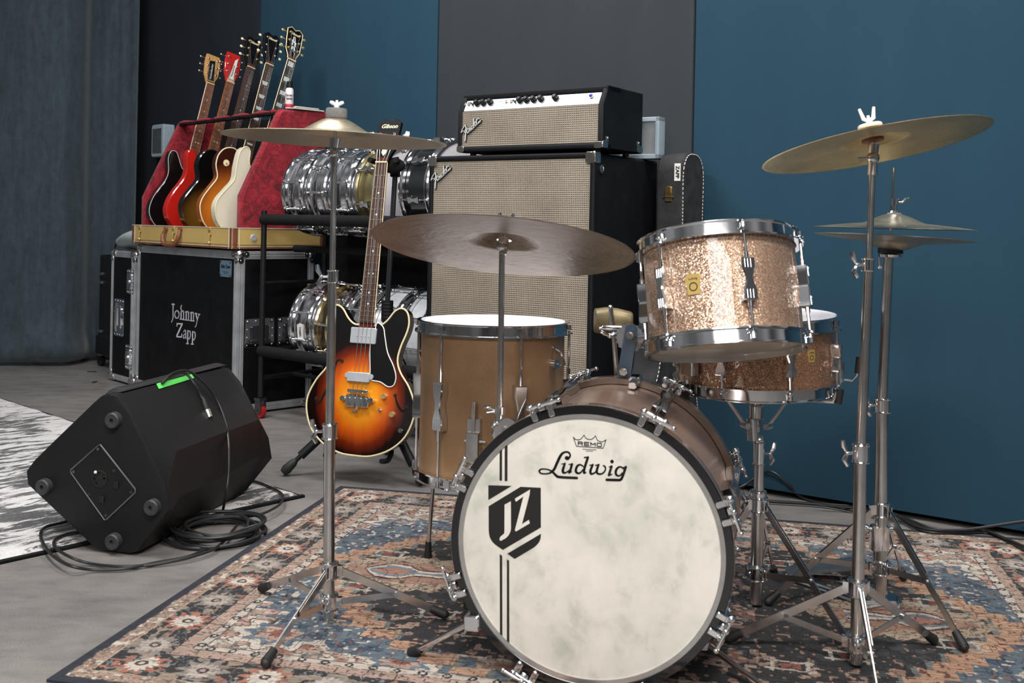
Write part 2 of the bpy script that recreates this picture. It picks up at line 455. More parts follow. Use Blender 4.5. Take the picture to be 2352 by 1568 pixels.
def mk_grille():
    m = NT('woven_grille_cloth'); c = m.obj(); sx = m.n('SeparateXYZ'); m.l(c, sx.inputs[0])
    P = 0.0068
    def tri(s, p, o=0.0):
        return m.math('FRACT', m.math('ADD', m.math('DIVIDE', s, p), o))
    a = tri(sx.outputs[0], P); b = tri(sx.outputs[2], P)
    ia = m.math('ABSOLUTE', m.math('SUBTRACT', a, 0.5)); ib = m.math('ABSOLUTE', m.math('SUBTRACT', b, 0.5))
    hx = m.math('LESS_THAN', ia, 0.34); hz = m.math('LESS_THAN', ib, 0.23)
    hole = m.math('MULTIPLY', hx, hz)
    hz2 = m.math('LESS_THAN', ib, 0.42)
    big = m.noise(c, 5, 4, 0.6)
    thr = m.ramp(big, [(0.3, srgb(122, 112, 97)), (0.7, srgb(165, 153, 136))])
    fine = m.noise(c, 900, 2)
    thr = m.mix(0.35, thr, m.ramp(fine, [(0.35, srgb(100, 90, 78)), (0.65, srgb(214, 204, 188))]))
    drk = m.ramp(big, [(0.3, srgb(48, 41, 33)), (0.7, srgb(72, 62, 50))])
    m.set(base=m.mix(hole, thr, drk), rough=0.7)
    m.bump(m.math('SUBTRACT', 1.0, hole), 0.5, 0.0008); return m.mat
MT['grille'] = mk_grille()
def mk_plush():
    m = NT('crushed_red_plush'); c = m.obj()
    f = m.noise(c, 17, 5, 0.7, dist=1.6); g = m.noise(c, 320, 2)
    base = m.ramp(f, [(0.3, srgb(70, 6, 16)), (0.52, srgb(138, 14, 32)), (0.75, srgb(186, 38, 56))])
    m.set(base=base, rough=0.9, sheen=0.12)
    m.bump(m.math('ADD', f, m.math('MULTIPLY', g, .5)), 0.8, 0.006); return m.mat
MT['plush'] = mk_plush()
def mk_curtain():
    m = NT('teal_velvet'); c = m.obj()
    f = m.noise(m.mapping(c, (6, 6, 1.2)), 4, 6, 0.7, dist=0.6); g = m.noise(c, 30, 4, 0.7)
    base = m.mix(0.35, m.ramp(f, [(0.32, srgb(30, 41, 49)), (0.7, srgb(56, 74, 84))]), m.ramp(g, [(0.3, srgb(30, 42, 50)), (0.75, srgb(60, 78, 88))]))
    m.set(base=base, rough=0.8, sheen=0.35); m.bump(f, 0.25, 0.01); return m.mat
MT['curtain'] = mk_curtain()
def mk_wall(name, a, b):
    m = NT(name); c = m.obj()
    f = m.noise(m.mapping(c, (1, 1, .25)), 5, 4, 0.55)
    m.set(base=m.ramp(f, [(0.25, a), (0.75, b)]), rough=0.85, spec=0.12)
    m.bump(m.noise(m.mapping(c, (1, 1, .2)), 3, 2), 0.12, 0.02); return m.mat
MT['wall_blue'] = mk_wall('stretched_blue_fabric', srgb(35, 62, 78), srgb(39, 67, 83))
MT['wall_grey'] = mk_wall('stretched_grey_fabric', srgb(53, 57, 61), srgb(58, 61, 65))
MT['wall_dark'] = mk_wall('stretched_charcoal_fabric', srgb(30, 34, 41), srgb(36, 40, 47))
def mk_floor():
    m = NT('polished_concrete'); c = m.obj()
    f = m.noise(c, 1.3, 6, 0.6, dist=0.4); g = m.noise(m.mapping(c, (1, 2.2, 1)), 7, 5, 0.65); k = m.noise(c, 380, 2)
    base = m.mix(0.45, m.ramp(f, [(0.3, srgb(84, 80, 78)), (0.5, srgb(116, 111, 107)), (0.72, srgb(138, 131, 124))]),
                 m.ramp(g, [(0.28, srgb(74, 71, 70)), (0.6, srgb(130, 124, 120))]))
    base = m.mix(0.10, base, m.ramp(k, [(0.4, (0.05, 0.05, 0.05)), (0.6, (0.7, 0.7, 0.7))]))
    m.set(base=base, rough=m.math('ADD', m.math('MULTIPLY', g, 0.25), 0.28)); m.bump(k, 0.05, 0.001); return m.mat
MT['floor'] = mk_floor()
def mk_tweed():
    m = NT('tan_tweed'); c = m.obj()
    f = m.noise(m.mapping(c, (1, 1, 6)), 300, 2); g = m.noise(c, 8, 3)
    m.set(base=m.mix(0.6, m.ramp(f, [(0.3, srgb(172, 142, 80)), (0.7, srgb(214, 186, 118))]), m.ramp(g, [(0.3, srgb(186, 156, 92)), (0.7, srgb(202, 174, 108))])), rough=0.5)
    m.bump(f, 0.15, 0.001); return m.mat
MT['tweed'] = mk_tweed()
def mk_wood(name, a, b, sc=(30, 1.5, 30), rough=0.45):
    m = NT(name); c = m.obj()
    f = m.noise(m.mapping(c, sc), 6, 4, 0.6, dist=0.5)
    m.set(base=m.ramp(f, [(0.3, a), (0.7, b)]), rough=rough, coat=0.2); return m.mat
MT['rosewood'] = mk_wood('rosewood', srgb(52, 34, 28), srgb(92, 62, 50))
MT['brownboard'] = mk_wood('brown_fingerboard', srgb(120, 66, 40), srgb(160, 98, 64))
MT['ebony'] = mk_wood('ebony', srgb(18, 16, 16), srgb(36, 32, 32))
MT['maple'] = mk_wood('natural_maple', srgb(176, 124, 66), srgb(206, 160, 98))
MT['mahogany'] = mk_wood('red_mahogany', srgb(70, 22, 18), srgb(110, 40, 30))
def mk_burst(name, cols, cx=0.0, cy=0.2, rx=0.2, ry=0.26):
    m = NT(name); c = m.obj(); sx = m.n('SeparateXYZ'); m.l(c, sx.inputs[0])
    dx = m.math('DIVIDE', m.math('SUBTRACT', sx.outputs[0], cx), rx); dy = m.math('DIVIDE', m.math('SUBTRACT', sx.outputs[1], cy), ry)
    r = m.math('SQRT', m.math('ADD', m.math('POWER', dx, 2), m.math('POWER', dy, 2)))
    r = m.math('ADD', r, m.math('MULTIPLY', m.math('SUBTRACT', m.noise(m.mapping(c, (6, 1, 6)), 8, 3), 0.5), 0.10))
    m.set(base=m.ramp(r, cols), rough=0.18, coat=0.8); m.b.inputs['Coat Roughness'].default_value = 0.05; return m.mat
MT['burst'] = mk_burst('sunburst_lacquer', [(0.0, srgb(250, 168, 30)), (0.30, srgb(244, 150, 24)), (0.52, srgb(206, 88, 16)), (0.70, srgb(110, 34, 10)), (0.84, srgb(24, 10, 8)), (1.0, srgb(12, 9, 9))], 0, 0.19, .205, .225)
MT['burst_honey'] = mk_burst('honey_burst_lacquer', [(0.0, srgb(226, 150, 54)), (0.5, srgb(200, 112, 30)), (0.82, srgb(112, 50, 22)), (1.0, srgb(56, 24, 16))], -0.03, 0.12, .19, .24)
MT['burst_tobacco'] = mk_burst('tobacco_burst_lacquer', [(0.0, srgb(128, 94, 36)), (0.45, srgb(96, 64, 22)), (0.72, srgb(28, 18, 12)), (1.0, srgb(10, 9, 9))], -0.04, 0.09, .18, .20)
def lacquer(name, col): return simple(name, col, 0.16, 0, var=0.05, coat=0.8, scale=5)
MT['lac_white'] = lacquer('aged_white_lacquer', srgb(226, 220, 198)); MT['lac_red'] = lacquer('red_lacquer', srgb(190, 34, 26))
MT['lac_black'] = lacquer('black_guitar_lacquer', srgb(14, 14, 16))
def mk_shag():
    m = NT('black_white_shag'); c = m.obj()
    f = m.noise(m.mapping(c, (1.2, 4.2, 1)), 5.0, 7, 0.74, dist=0.4); g = m.noise(m.mapping(c, (1, 1, 1), (4, 2, 0)), 2.2, 2)
    h = m.math('ADD', m.math('MULTIPLY', f, 0.75), m.math('MULTIPLY', g, 0.25))
    sx = m.n('SeparateXYZ'); m.l(c, sx.inputs[0]); mr_ = m.n('MapRange'); m.l(m.math('MINIMUM', sx.outputs[0], sx.outputs[1]), mr_.inputs[0])
    mr_.inputs[1].default_value = 0.04; mr_.inputs[2].default_value = 0.22; mr_.inputs[3].default_value = 0.06; mr_.inputs[4].default_value = 0.0
    h = m.math('ADD', h, mr_.outputs[0])
    base = m.ramp(h, [(0.475, srgb(30, 32, 34)), (0.502, srgb(90, 90, 90)), (0.522, srgb(222, 217, 215)), (0.7, srgb(244, 240, 239))])
    k = m.noise(c, 170, 3, 0.7)
    m.set(base=m.mix(0.15, base, m.ramp(k, [(0.3, (0.1, 0.1, 0.1)), (0.7, (0.9, 0.88, 0.87))])), rough=0.95, sheen=0.1)
    m.bump(k, 0.9, 0.008); return m.mat
MT['shag'] = mk_shag()
def mk_pile():
    m = NT('printed_rug_pile'); a = m.n('Attribute', attribute_name='pattern')
    c = m.obj(); k = m.noise(c, 500, 2, 0.7)
    s1 = m.noise(m.mapping(c, (1, 14, 1)), 28, 4, 0.75)
    wear = m.ramp(s1, [(0.34, (0.42, 0.40, 0.40)), (0.5, (1, 1, 1)), (0.66, (1.0, 1.0, 1.0)), (0.76, (1.5, 1.42, 1.35))])
    base = m.mix(0.8, a.outputs['Color'], wear, 'MULTIPLY')
    base = m.mix(0.3, base, m.ramp(k, [(0.3, (0.5, 0.5, 0.5)), (0.7, (1.3, 1.3, 1.3))]), 'MULTIPLY')
    m.set(base=base, rough=0.95); m.bump(k, 0.3, 0.001); return m.mat
MT['pile'] = mk_pile()
def mk_glassy():
    m = NT('frosted_clear_plastic'); m.set(base=srgb(205, 212, 216), rough=0.25, alpha=0.22, coat=0.4)
    f = m.noise(m.obj(), 12, 3); m.set(base=m.ramp(f, [(0.3, srgb(180, 190, 196)), (0.7, srgb(225, 230, 232))])); return m.mat
MT['frosted'] = mk_glassy()
# ================================================================== the room
def wall_panel(name, a, b, mat, z0=0.02, z1=4.2, th=0.05):
    a = V((a[0], a[1], 0)); b = V((b[0], b[1], 0)); d = (b - a).normalized(); nrm = V((-d.y, d.x, 0))
    if nrm.dot(V((0, 0, 0)) - a) > 0: nrm = -nrm          # thickness goes away from the camera
    L = (b - a).length
    m = MB(); M = frame(a, (0, 0, 1), x=d)
    s = 1 if (M.to_3x3() @ V((0, 1, 0))).dot(nrm) > 0 else -1
    m.rbox((L / 2, s * th / 2, (z0 + z1) / 2), (L - 0.009, th, z1 - z0), 0.004)
    o = m.build(name, mat); o.matrix_world = M
    return struct(o)
def wl_r(x): return 3.989 - 0.671 * x
def wl_l(x): return 4.19 - x
wall_panel('wall_right', (0.622, wl_r(0.622)), (4.0, wl_r(4.0)), MT['wall_blue'])
wall_panel('wall_back', (-0.3456, wl_l(-0.3456)), (0.622, wl_l(0.622)), MT['wall_grey'])
wall_panel('wall_left', (-1.398, wl_l(-1.398)), (-0.3456, wl_l(-0.3456)), MT['wall_blue'])
wall_panel('wall_far_left', (-5.2, wl_l(-5.2)), (-1.398, wl_l(-1.398)), MT['wall_dark'])
m = MB(); m.box2((-9, -4.5, -0.1), (7, 11, 0)); struct(m.build('floor', MT['floor'], smooth=False))
for k, pp in enumerate(([(-5.25, 9.53), (0.66, 3.62), (0.72, 3.70), (-5.15, 9.65)], [(0.665, 3.615), (4.05, 1.345), (4.12, 1.45), (0.73, 3.70)])):
    m = MB(); m.prism(pp, 0.0, 4.2); struct(m.build('wall_backing', MT['foam'], smooth=False))

# curtain
pts = spline([(-4.6, 5.85), (-3.6, 5.92), (-2.97, 5.98), (-2.68, 6.03), (-2.50, 6.27), (-2.33, 6.33)], 26, closed=False)
zs = [0.0, 0.015, 0.04, 0.08, 0.13, 0.2, 0.3, 0.45, 0.7, 1.0, 1.4, 1.8, 2.2, 2.7, 3.3, 4.1]
def curt(back):
    rings = []
    for i, p in enumerate(pts):
        t = V(pts[min(i + 1, len(pts) - 1)]) - V(pts[max(i - 1, 0)]); t.normalize(); nn = V((t.y, -t.x))
        s = i / len(pts); row = []
        for z in zs:
            A = 0.010 + 0.014 * max(0, z - .2) / 3
            w = A * sin(s * 31 + 0.4 * sin(z * 1.3)) + 0.005 * sin(s * 83 + z * .6)
            pud = 0.05 * math.exp(-((z - 0.10) / 0.08) ** 2) * (1 + .5 * sin(s * 14)) + (0.02 * sin(s * 22 + 9 * z) if z < .3 else 0) - (0.05 if z < .02 else 0)
            q = V(p) + nn * (w + pud - back)
            row.append((q.x, q.y, z))
        rings.append(row)
    return rings
m = MB(); m.loft(curt(0), cap=False, closed=False); m.loft(curt(0.008), cap=False, closed=False)
c = m.build('curtain', MT['curtain'], ang=80, normals=True)
tag(c, 'dusty teal velvet curtain hanging to the floor at the far left', 'curtain')

# ================================================================== drums
def hoop_mb(m, R, z, s=1, h=0.028):
    # flanged steel hoop: s=+1 open side up
    a, b = z - s * h * .45, z + s * h * .55
    p = [(R + .003, a), (R + .017, a), (R + .017, a + s * .003), (R + .0065, a + s * .004), (R + .0065, b - s * .003), (R + .012, b - s * .001),
         (R + .012, b + s * .001), (R + .003, b + s * .001)]
    m.lathe(p, 96, closed=True)
def bowtie(m, w, h, r0, r1, z0):
    o = [(-w / 2, -h / 2), (w / 2, -h / 2), (w * .5, -h * .28), (w * .30, -h * .06), (w * .30, h * .06), (w * .5, h * .28), (w / 2, h / 2), (-w / 2, h / 2), (-w * .5, h * .28), (-w * .30, h * .06), (-w * .30, -h * .06), (-w * .5, -h * .28)]
    M = Matrix(((0, 0, 1, 0), (1, 0, 0, 0), (0, 1, 0, z0), (0, 0, 0, 1)))   # (tangent, axial, radial)
    m.prism(o, r0, r1, M, bev=0.0025)
    for k in (-1, 0, 1):
        for sg in (-1, 1):
            m.box((r1, k * w * .22, z0 + sg * h * .36), (.002, w * .10, h * .2))
def hexrod(m, r, za, zb, hz, s):
    m.cyl((r, 0, za), (r, 0, zb), .0032, n=10)
    m.cyl((r, 0, hz), (r, 0, hz + s * .010), .0052, n=8)
    m.cyl((r, 0, hz - s * .002), (r, 0, hz), .0075, n=12)
    m.cyl((r, 0, za), (r, 0, za + (zb - za) * .25), .0048, n=10)
def drum(M, name, label, cat, R, dep, shell, top, bot, nl, off, lugh, hoop='chrome', lugm='chrome', lug='bow', lugw=.026, bead=False, group=None, seam=True):
    d = thing(name, label, cat, M, group)
    z = dep / 2
    m = MB()
    if bead:
        m.lathe([(R - .004, -z), (R, -z), (R, -.012), (R + .004, -.006), (R + .004, .006), (R, .012), (R, z), (R - .004, z), (R - .004, -z)], 96)
    else:
        m.lathe([(R - .006, -z), (R, -z + .002), (R, z - .002), (R - .006, z), (R - .006, -z)], 96)
    m.build('shell', MT[shell], d)
    for s, hm in ((1, top), (-1, bot)):
        h = MB(); h.lathe([(0, s * (z + .004)), (R - .01, s * (z + .004)), (R + .001, s * (z + .002)), (R + .0035, s * (z - .008)), (R + .001, s * (z - .01))], 96)
        h.build('drumhead', MT[hm], d)
        h = MB(); hoop_mb(h, R, s * z, s); h.build('hoop', MT[hoop], d)
    for k in range(nl):
        a = off + 2 * pi * k / nl; RM = RZ(a)
        l = MB(); l.M = RM
        if lug == 'bow': bowtie(l, lugw, lugh, R - .001, R + .022, 0)
        else:
            l.cyl((R + .012, 0, -lugh / 2), (R + .012, 0, lugh / 2), .0058, n=12)
            for sg in (-1, 1): l.cyl((R - .001, 0, sg * lugh * .36), (R + .013, 0, sg * lugh * .36), .0045, n=10)
        lo = l.build('lug', MT[lugm], d)
        for sg in (-1, 1):
            t = MB(); t.M = RM; hexrod(t, R + .0125, sg * lugh * .46, sg * (z - .004), sg * (z + .000), sg)
            t.box((R + .0125, 0, sg * (z - .0105)), (.015, .014, .004))
            t.build('tension_rod', MT['chrome'], lo)
    return d
def badge(d, R, ang, w=.022, h=.03, col='brass', z=0.0):
    m = MB(); m.M = RZ(ang)
    M = Matrix(((0, 0, 1, 0), (1, 0, 0, 0), (0, 1, 0, z), (0, 0, 0, 1)))
    m.prism([(-w * .38, -h / 2), (w * .38, -h / 2), (w / 2, h * .3), (w * .42, h / 2), (-w * .42, h / 2), (-w / 2, h * .3)], R - .001, R + .0015, M)
    b = m.build('badge', MT['badge'], d)
    q = MB(); q.M = RZ(ang); t = M @ T(0, -h * .12, R + .0017)
    q.lathe([(w * .22, 0), (w * .28, 0), (w * .28, .0004), (w * .22, .0004)], 24, t, closed=True)
    text_mesh('Ludwig', h * .16, M @ T(0, h * .28, R + .0018), q, .0002)
    q.build('lettering', MT['ink'], b)
    return b
MT['badge'] = simple('brass_badge', srgb(196, 168, 98), 0.35, 0.4, var=0.1)

# --- floor tom
FT = V((at(1133, 740, 2.55).x, 2.55, 0))
ft_top = at(1133, 745, 2.55).z; ft_bot = at(1133, 1082, 2.55).z
zc = (ft_top + ft_bot) / 2; dep = ft_top - ft_bot - .010
az = atan2(-1, 0)   # towards the camera
FTM = T(FT.x, FT.y, zc) @ RX(radians(-0.8))
floor_tom = drum(FTM, 'floor_tom', 'deep gold brown sparkle floor tom standing on three rods left of the bass drum', 'drum',
                 .178, dep, 'gold_sparkle', 'white_head', 'white_head', 6, az + radians(21), .112, lugw=.030)
for k in range(3):
    a = az + radians(-11 + 120 * k); q = MB(); q.M = RZ(a)
    q.rbox((.191, 0, -.085), (.03, .032, .07), .004); q.box((.186, 0, -.035), (.02, .03, .03)); q.cyl((.20, -.02, -.07), (.20, .03, -.07), .004, n=10)
    b = q.build('leg_bracket', MT['worn_chrome'], floor_tom)
    q = MB(); q.M = RZ(a); foot = -zc + .004 if k != 0 else -zc + .004
    q.tube([(.196, 0, .02), (.196, 0, -.2), (.197, 0, -dep / 2 - .05), (.214, 0, foot + .02)], .0052, 12)
    l = q.build('leg', MT['worn_chrome'], floor_tom)
    q = MB(); q.M = RZ(a); q.cyl((.214, 0, foot), (.213, 0, foot + .045), .011, .0075, 14); q.build('rubber_foot', MT['rubber'], l)
# muffler knob hook near the top right
q = MB(); q.M = RZ(az + radians(55)); q.tube([(.178, 0, .14), (.20, 0, .13), (.205, .01, .10), (.19, .02, .095), (.185, .0, .10)], .004, 8); q.cyl((.178, 0, .10), (.19, 0, .10), .012, n=14)
q.build('tone_control_hook', MT['chrome'], floor_tom)

# --- rack tom
up = V((-0.055, 0.245, 0.95)).normalized()
RTc = at(1658, 678, 2.10)
RTM = frame(RTc, up, y=(0, 1, 0))
def tohead(M, v=None): # angle in drum plane pointing to the camera
    d = M.inverted().to_3x3() @ (CAM - M.translation); return atan2(d.y, d.x)
aR = tohead(RTM)
rack_tom = drum(RTM, 'rack_tom', 'small champagne sparkle tom with clear bottom head tilted above the bass drum', 'drum',
                .1545, .205, 'sparkle', 'white_head', 'clear_head', 6, aR + radians(18), .082)
badge(rack_tom, .1545, aR - radians(19.5), .031, .040, z=.0)
q = MB(); q.M = RZ(aR - radians(112)); q.rbox((.166, 0, -.05), (.018, .03, .060), .005); q.cyl((.17, 0, -.07), (.195, 0, -.07), .009, n=14)
q.build('mount_plate', MT['steel'], rack_tom)

# --- snare drum
SNc = at(1737, 806, 2.42)
SNM = frame(SNc, V((-0.03, -0.015, 1)).normalized(), y=(0, 1, 0)); aS = tohead(SNM)
snare = drum(SNM, 'snare_drum', 'shallow copper sparkle snare drum held in the basket stand under the tilted tom', 'drum',
             .180, .145, 'snare_sparkle', 'white_head', 'white_head', 8, aS + radians(22), .062, lugw=.024)
badge(snare, .180, aS + radians(41), .020, .028, z=.01)
q = MB(); q.M = RZ(aS - radians(50)); q.rbox((.193, 0, -.005), (.022, .045, .075), .005); q.cyl((.20, -.035, .03), (.20, .035, .03), .004); q.cyl((.20, 0, -.05), (.20, 0, -.085), .006)
q.tube([(.20, -.03, .03), (.215, -.035, .0), (.215, .035, .0), (.20, .03, .03)], .003, 8)
th = q.build('snare_throw_off', MT['worn_chrome'], snare)
q = MB(); q.M = RZ(aS - radians(50)); q.cyl((.206, .0, -.105), (.206, 0, -.06), .010, n=14); q.build('rubber_grip', MT['rubber'], th)
q = MB(); q.M = RZ(aS + radians(88)); q.tube([(.182, 0, -.06), (.215, 0, -.062), (.225, 0, -.05), (.228, 0, -.03)], .003, 8); q.cyl((.187, 0, -.06), (.187, 0, -.02), .012, n=12)
lv = q.build('strainer_lever', MT['chrome'], snare)
q = MB(); q.M = RZ(aS + radians(88)); q.cyl((.227, 0, -.045), (.231, 0, -.008), .007, n=12); q.build('rubber_grip', MT['rubber'], lv)

# --- bass drum
yaw = radians(13.9)
BF = at(1350, 1267, 1.92) + V((0, 0, .004))
BD_R = .2645
bn = V((-sin(yaw), -cos(yaw), 0))
BDM = frame(BF, bn, y=(0, 0, 1))
bass = thing('bass_drum', 'large bass drum with mottled cream front head and black lettering, lying in front', 'drum', BDM)
m = MB(); m.lathe([(.247, -.02), (.254, -.02), (.254, -.40), (.247, -.40)], 128, closed=True); m.build('shell', MT['pink_wrap'], bass)
for (z0, z1, hn) in ((0, -.038, 1), (-.420, -.382, -1)):
    m = MB(); m.lathe([(.254, z0), (.268, z0), (.2695, z0 - hn * .003), (.2695, z1 + hn * .003), (.268, z1), (.2555, z1)], 160, closed=True)
    ho = m.build('wood_hoop', MT['black_gloss' if hn == 1 else 'hoop_bronze'], bass)
    m = MB(); m.lathe([(.2690, z0 - hn * .007), (.2702, z0 - hn * .008), (.2702, z1 + hn * .004), (.2690, z1 + hn * .003)], 160, closed=True)
    m.build('inlay_strip', MT['hoop_bronze'], ho)
    m = MB(); m.lathe([(.245, z0 - hn * .004), (.2552, z0 - hn * .003), (.2552, z0 - hn * .008), (.245, z0 - hn * .008)], 128, closed=True)
    m.build('head_ring', MT['worn_chrome'], ho)
m = MB(); m.lathe([(0, -.006), (.240, -.006), (.250, -.007), (.2515, -.012)], 128); head = m.build('front_drumhead', MT['fiberskyn'], bass)
m = MB(); m.lathe([(0, -.414), (.240, -.414), (.2515, -.410)], 96); m.build('batter_drumhead', MT['white_head'], bass)
def claw(k, side):
    a = radians(20 + 45 * k)
    RM = RZ(a)
    s = 1 if side == 'front' else -1
    o = 0 if s == 1 else -.42
    m = MB(); m.M = T(0, 0, o) @ RM
    # claw plates straddling the hoop at both ends of the cross bar
    for t in (-.017, .017):
        m.rbox((.274, t, -s * .012), (.010, .012, .034), .003)
        m.rbox((.2655, t, s * .003), (.019, .012, .007), .003)
        m.sphere((.283, t * 1.25, s * .001), .0075)
    m.cyl((.283, -.022, s * .001), (.283, .022, s * .001), .005, n=12)
    m.rbox((.279, 0, -s * .012), (.014, .014, .03), .003)
    c = m.build('claw', MT['chrome'], bass)
    m = MB(); m.M = T(0, 0, o) @ RM
    m.cyl((.2835, 0, s * .012), (.2805, 0, -s * .115), .0035, n=10); m.sphere((.2835, 0, s * .012), .006)
    m.cyl((.2835, -.002, s * .013), (.2835, -.040, s * .013), .0035, n=10); m.sphere((.2835, -.04, s * .013), .0048)
    m.cyl((.2835, .002, s * .013), (.2835, .016, s * .013), .0035, n=10)
    m.build('t_rod', MT['chrome'], c)
for k in range(8):
    claw(k, 'front'); claw(k, 'back')
    m = MB(); m.M = T(0, 0, -.21) @ RZ(radians(20 + 45 * k)); bowtie(m, .030, .20, .253, .281, 0); 
    m.cyl((.2815, 0, .06), (.2815, 0, .115), .006, n=12); m.cyl((.2815, 0, -.06), (.2815, 0, -.115), .006, n=12)
    m.build('lug', MT['chrome'], bass)

# markings on the front head, drawn where they stand on it
def hd(px, py):
    p = BDM.inverted() @ onplane(px, py, BDM @ V((0, 0, -.006)), bn); return (p.x, p.y)
def crop_pts(pts, x0, y0, s): return [hd(x0 + p[0] / s, y0 + p[1] / s) for p in pts]
LS = 9.8
def lw(pts, w, k=5, sm=True):
    q = [(p[0], p[1]) for p in pts]
    if sm and len(q) > 2: q2 = spline(q, k, closed=False)
    else: q2 = q
    P = crop_pts(q2, 1220, 990, LS)
    if isinstance(w, (list, tuple)):
        n = len(P) - 1; W = []
        for i in range(n + 1):
            t = i / n * (len(w) - 1); a = int(min(t, len(w) - 2)); f = t - a
            W.append((w[a] * (1 - f) + w[a + 1] * f) / LS / 2350 * 1.92)
    else: W = w / LS / 2350 * 1.92
    return P, W
logo = MB(); HZ = -.0058
def st(pts, w, **k):
    P, W = lw(pts, w, **k); logo.ribbon(P, W, HZ, .0005)
st([(800, 610), (850, 600), (880, 545), (850, 480), (780, 465), (700, 500), (640, 590), (580, 720), (520, 850), (440, 930), (330, 955), (220, 945), (185, 895), (220, 855), (310, 848), (420, 875), (500, 930), (570, 1000), (650, 1030), (1030, 1050)],
   [60, 42, 38, 42, 40, 52, 62, 62, 60, 40, 30, 34, 44, 34, 28, 34, 50, 58, 58, 58])
st([(820, 605), (800, 600)], 90, sm=False)
st([(690, 735), (770, 725)], 22, sm=False); st([(760, 725), (715, 870), (730, 930), (790, 925), (850, 880)], [46, 62, 54, 30, 26]); st([(850, 745), (930, 735)], 22, sm=False)
st([(920, 740), (875, 900), (850, 935), (915, 910)], [56, 56, 34, 16])
st([(1170, 790), (1110, 750), (1040, 780), (1005, 880), (1040, 940), (1110, 930), (1170, 860)], [30, 34, 50, 58, 50, 34, 28]); st([(1200, 590), (1290, 580)], 30, sm=False)
st([(1280, 585), (1210, 800), (1190, 930), (1240, 920)], [54, 58, 54, 18])
st([(1320, 765), (1400, 750)], 26, sm=False); st([(1385, 755), (1335, 890), (1350, 955), (1420, 940), (1470, 890)], [48, 58, 50, 34, 28]); st([(1450, 765), (1535, 750)], 26, sm=False)
st([(1515, 755), (1475, 900), (1510, 955), (1590, 955), (1655, 900), (1675, 820), (1650, 785), (1630, 775)], [50, 56, 46, 36, 34, 34, 38, 34])
st([(1760, 800), (1820, 785)], 26, sm=False); st([(1810, 790), (1750, 985), (1820, 965)], [56, 56, 20], sm=False); st([(1820, 680), (1822, 680)], 82, sm=False)
st([(2080, 840), (2020, 800), (1950, 820), (1905, 900), (1920, 980), (1990, 1000), (2050, 940)], [34, 34, 46, 56, 50, 34, 30]); st([(2080, 815), (2150, 800)], 24, sm=False)
st([(2130, 805), (2060, 1010), (2010, 1090), (1900, 1095), (1700, 1090)], [56, 58, 56, 58, 58])
logo.build('script_lettering', MT['ink'], head, smooth=False)
# crown mark
cm = MB()
def cst(pts, w, sm=True):
    P, W = lw(pts, w, sm=sm); cm.ribbon(P, W, HZ, .0005)
cst([(950, 130), (1020, 335), (1620, 380), (1690, 185)], 15, sm=False)
cst([(950, 130), (1010, 185), (1110, 180), (1190, 85)], 15); cst([(1190, 85), (1250, 165), (1360, 180), (1450, 100)], 15); cst([(1450, 100), (1500, 205), (1600, 235), (1690, 190)], 15)
def lets(s, x, y, w, h, sl=0.07):
    G = {'R': [[(0, 1), (0, 0), (.8, 0), (1, .2), (.8, .5), (0, .5)], [(.6, .5), (1, 1)]], 'E': [[(1, 0), (0, 0), (0, 1), (1, 1)], [(0, .5), (.9, .5)]],
         'M': [[(0, 1), (0, 0), (.5, .6), (1, 0), (1, 1)]], 'O': [[(.1, 0), (.9, 0), (1, .2), (1, .8), (.9, 1), (.1, 1), (0, .8), (0, .2), (.1, 0)]]}
    for i, ch in enumerate(s):
        for p in G[ch]: cst([(x + i * w * 1.38 + q[0] * w, y + q[1] * h + (i * w * 1.38 + q[0] * w) * sl) for q in p], 20, sm=False)
lets('REMO', 1060, 235, 102, 72)
cst([(1160, 400), (1460, 418)], 10, sm=False); cst([(1230, 440), (1390, 450)], 8, sm=False)
cm.build('crown_mark', MT['ink'], head, smooth=False)
# shield emblem (1100,1090) scale 7.47
SS = 7.47
def spoly(mb, pts): mb.prism(crop_pts(pts, 1100, 1090, SS), HZ, HZ + .0005)
em = MB()
spoly(em, [(163, 178), (560, 190), (163, 430)])
left = [(168, 538), (715, 205), (1062, 222), (1064, 900), (412, 1285)] + spline([(412, 1285), (260, 1175), (190, 1070), (170, 960)], 4, closed=False)[1:]
spoly(em, left)
spoly(em, [(490, 1350), (1066, 1010)] + spline([(1066, 1010), (1055, 1100), (1020, 1170), (950, 1240)], 4, closed=False) + [(615, 1440)])
eo = em.build('shield_emblem', MT['ink'], head, smooth=False)
lt = MB()
def lpoly(pts, dz=.0008): lt.prism(crop_pts(pts, 1100, 1090, SS), HZ + .0005, HZ + dz)
lpoly([(442, 510), (550, 452), (552, 905)] + spline([(552, 905), (540, 980), (480, 1070), (375, 1132)], 4, closed=False)[1:] + [(352, 1108), (368, 1060), (435, 1005), (440, 960)])
lpoly([(622, 405), (880, 250), (870, 345), (740, 845), (860, 770), (875, 830), (640, 970), (618, 950), (765, 370), (640, 460), (625, 440)])
lt.build('initials', MT['fiberskyn'], eo, smooth=False)
for (xa, xb, y0, y1, yb0, yb1) in ((1148.5, 1153, 985, 1103, 988, 1103), (1160, 1165, 975, 1104, 978, 1104)):
    pass
def quad(pts):
    stp = MB(); stp.prism([hd(*p) for p in pts], HZ, HZ + .0005); stp.build('black_stripe', MT['ink'], head, smooth=False)
quad([(1148, 1006), (1153.5, 1001), (1153, 1103), (1147.5, 1103)]); quad([(1159.5, 996), (1166, 991), (1165.5, 1104), (1159.5, 1104)])
quad([(1148, 1272), (1153.5, 1276), (1154, 1488), (1148.5, 1484)]); quad([(1164.5, 1284), (1169.5, 1287), (1170, 1499), (1164.5, 1495)])


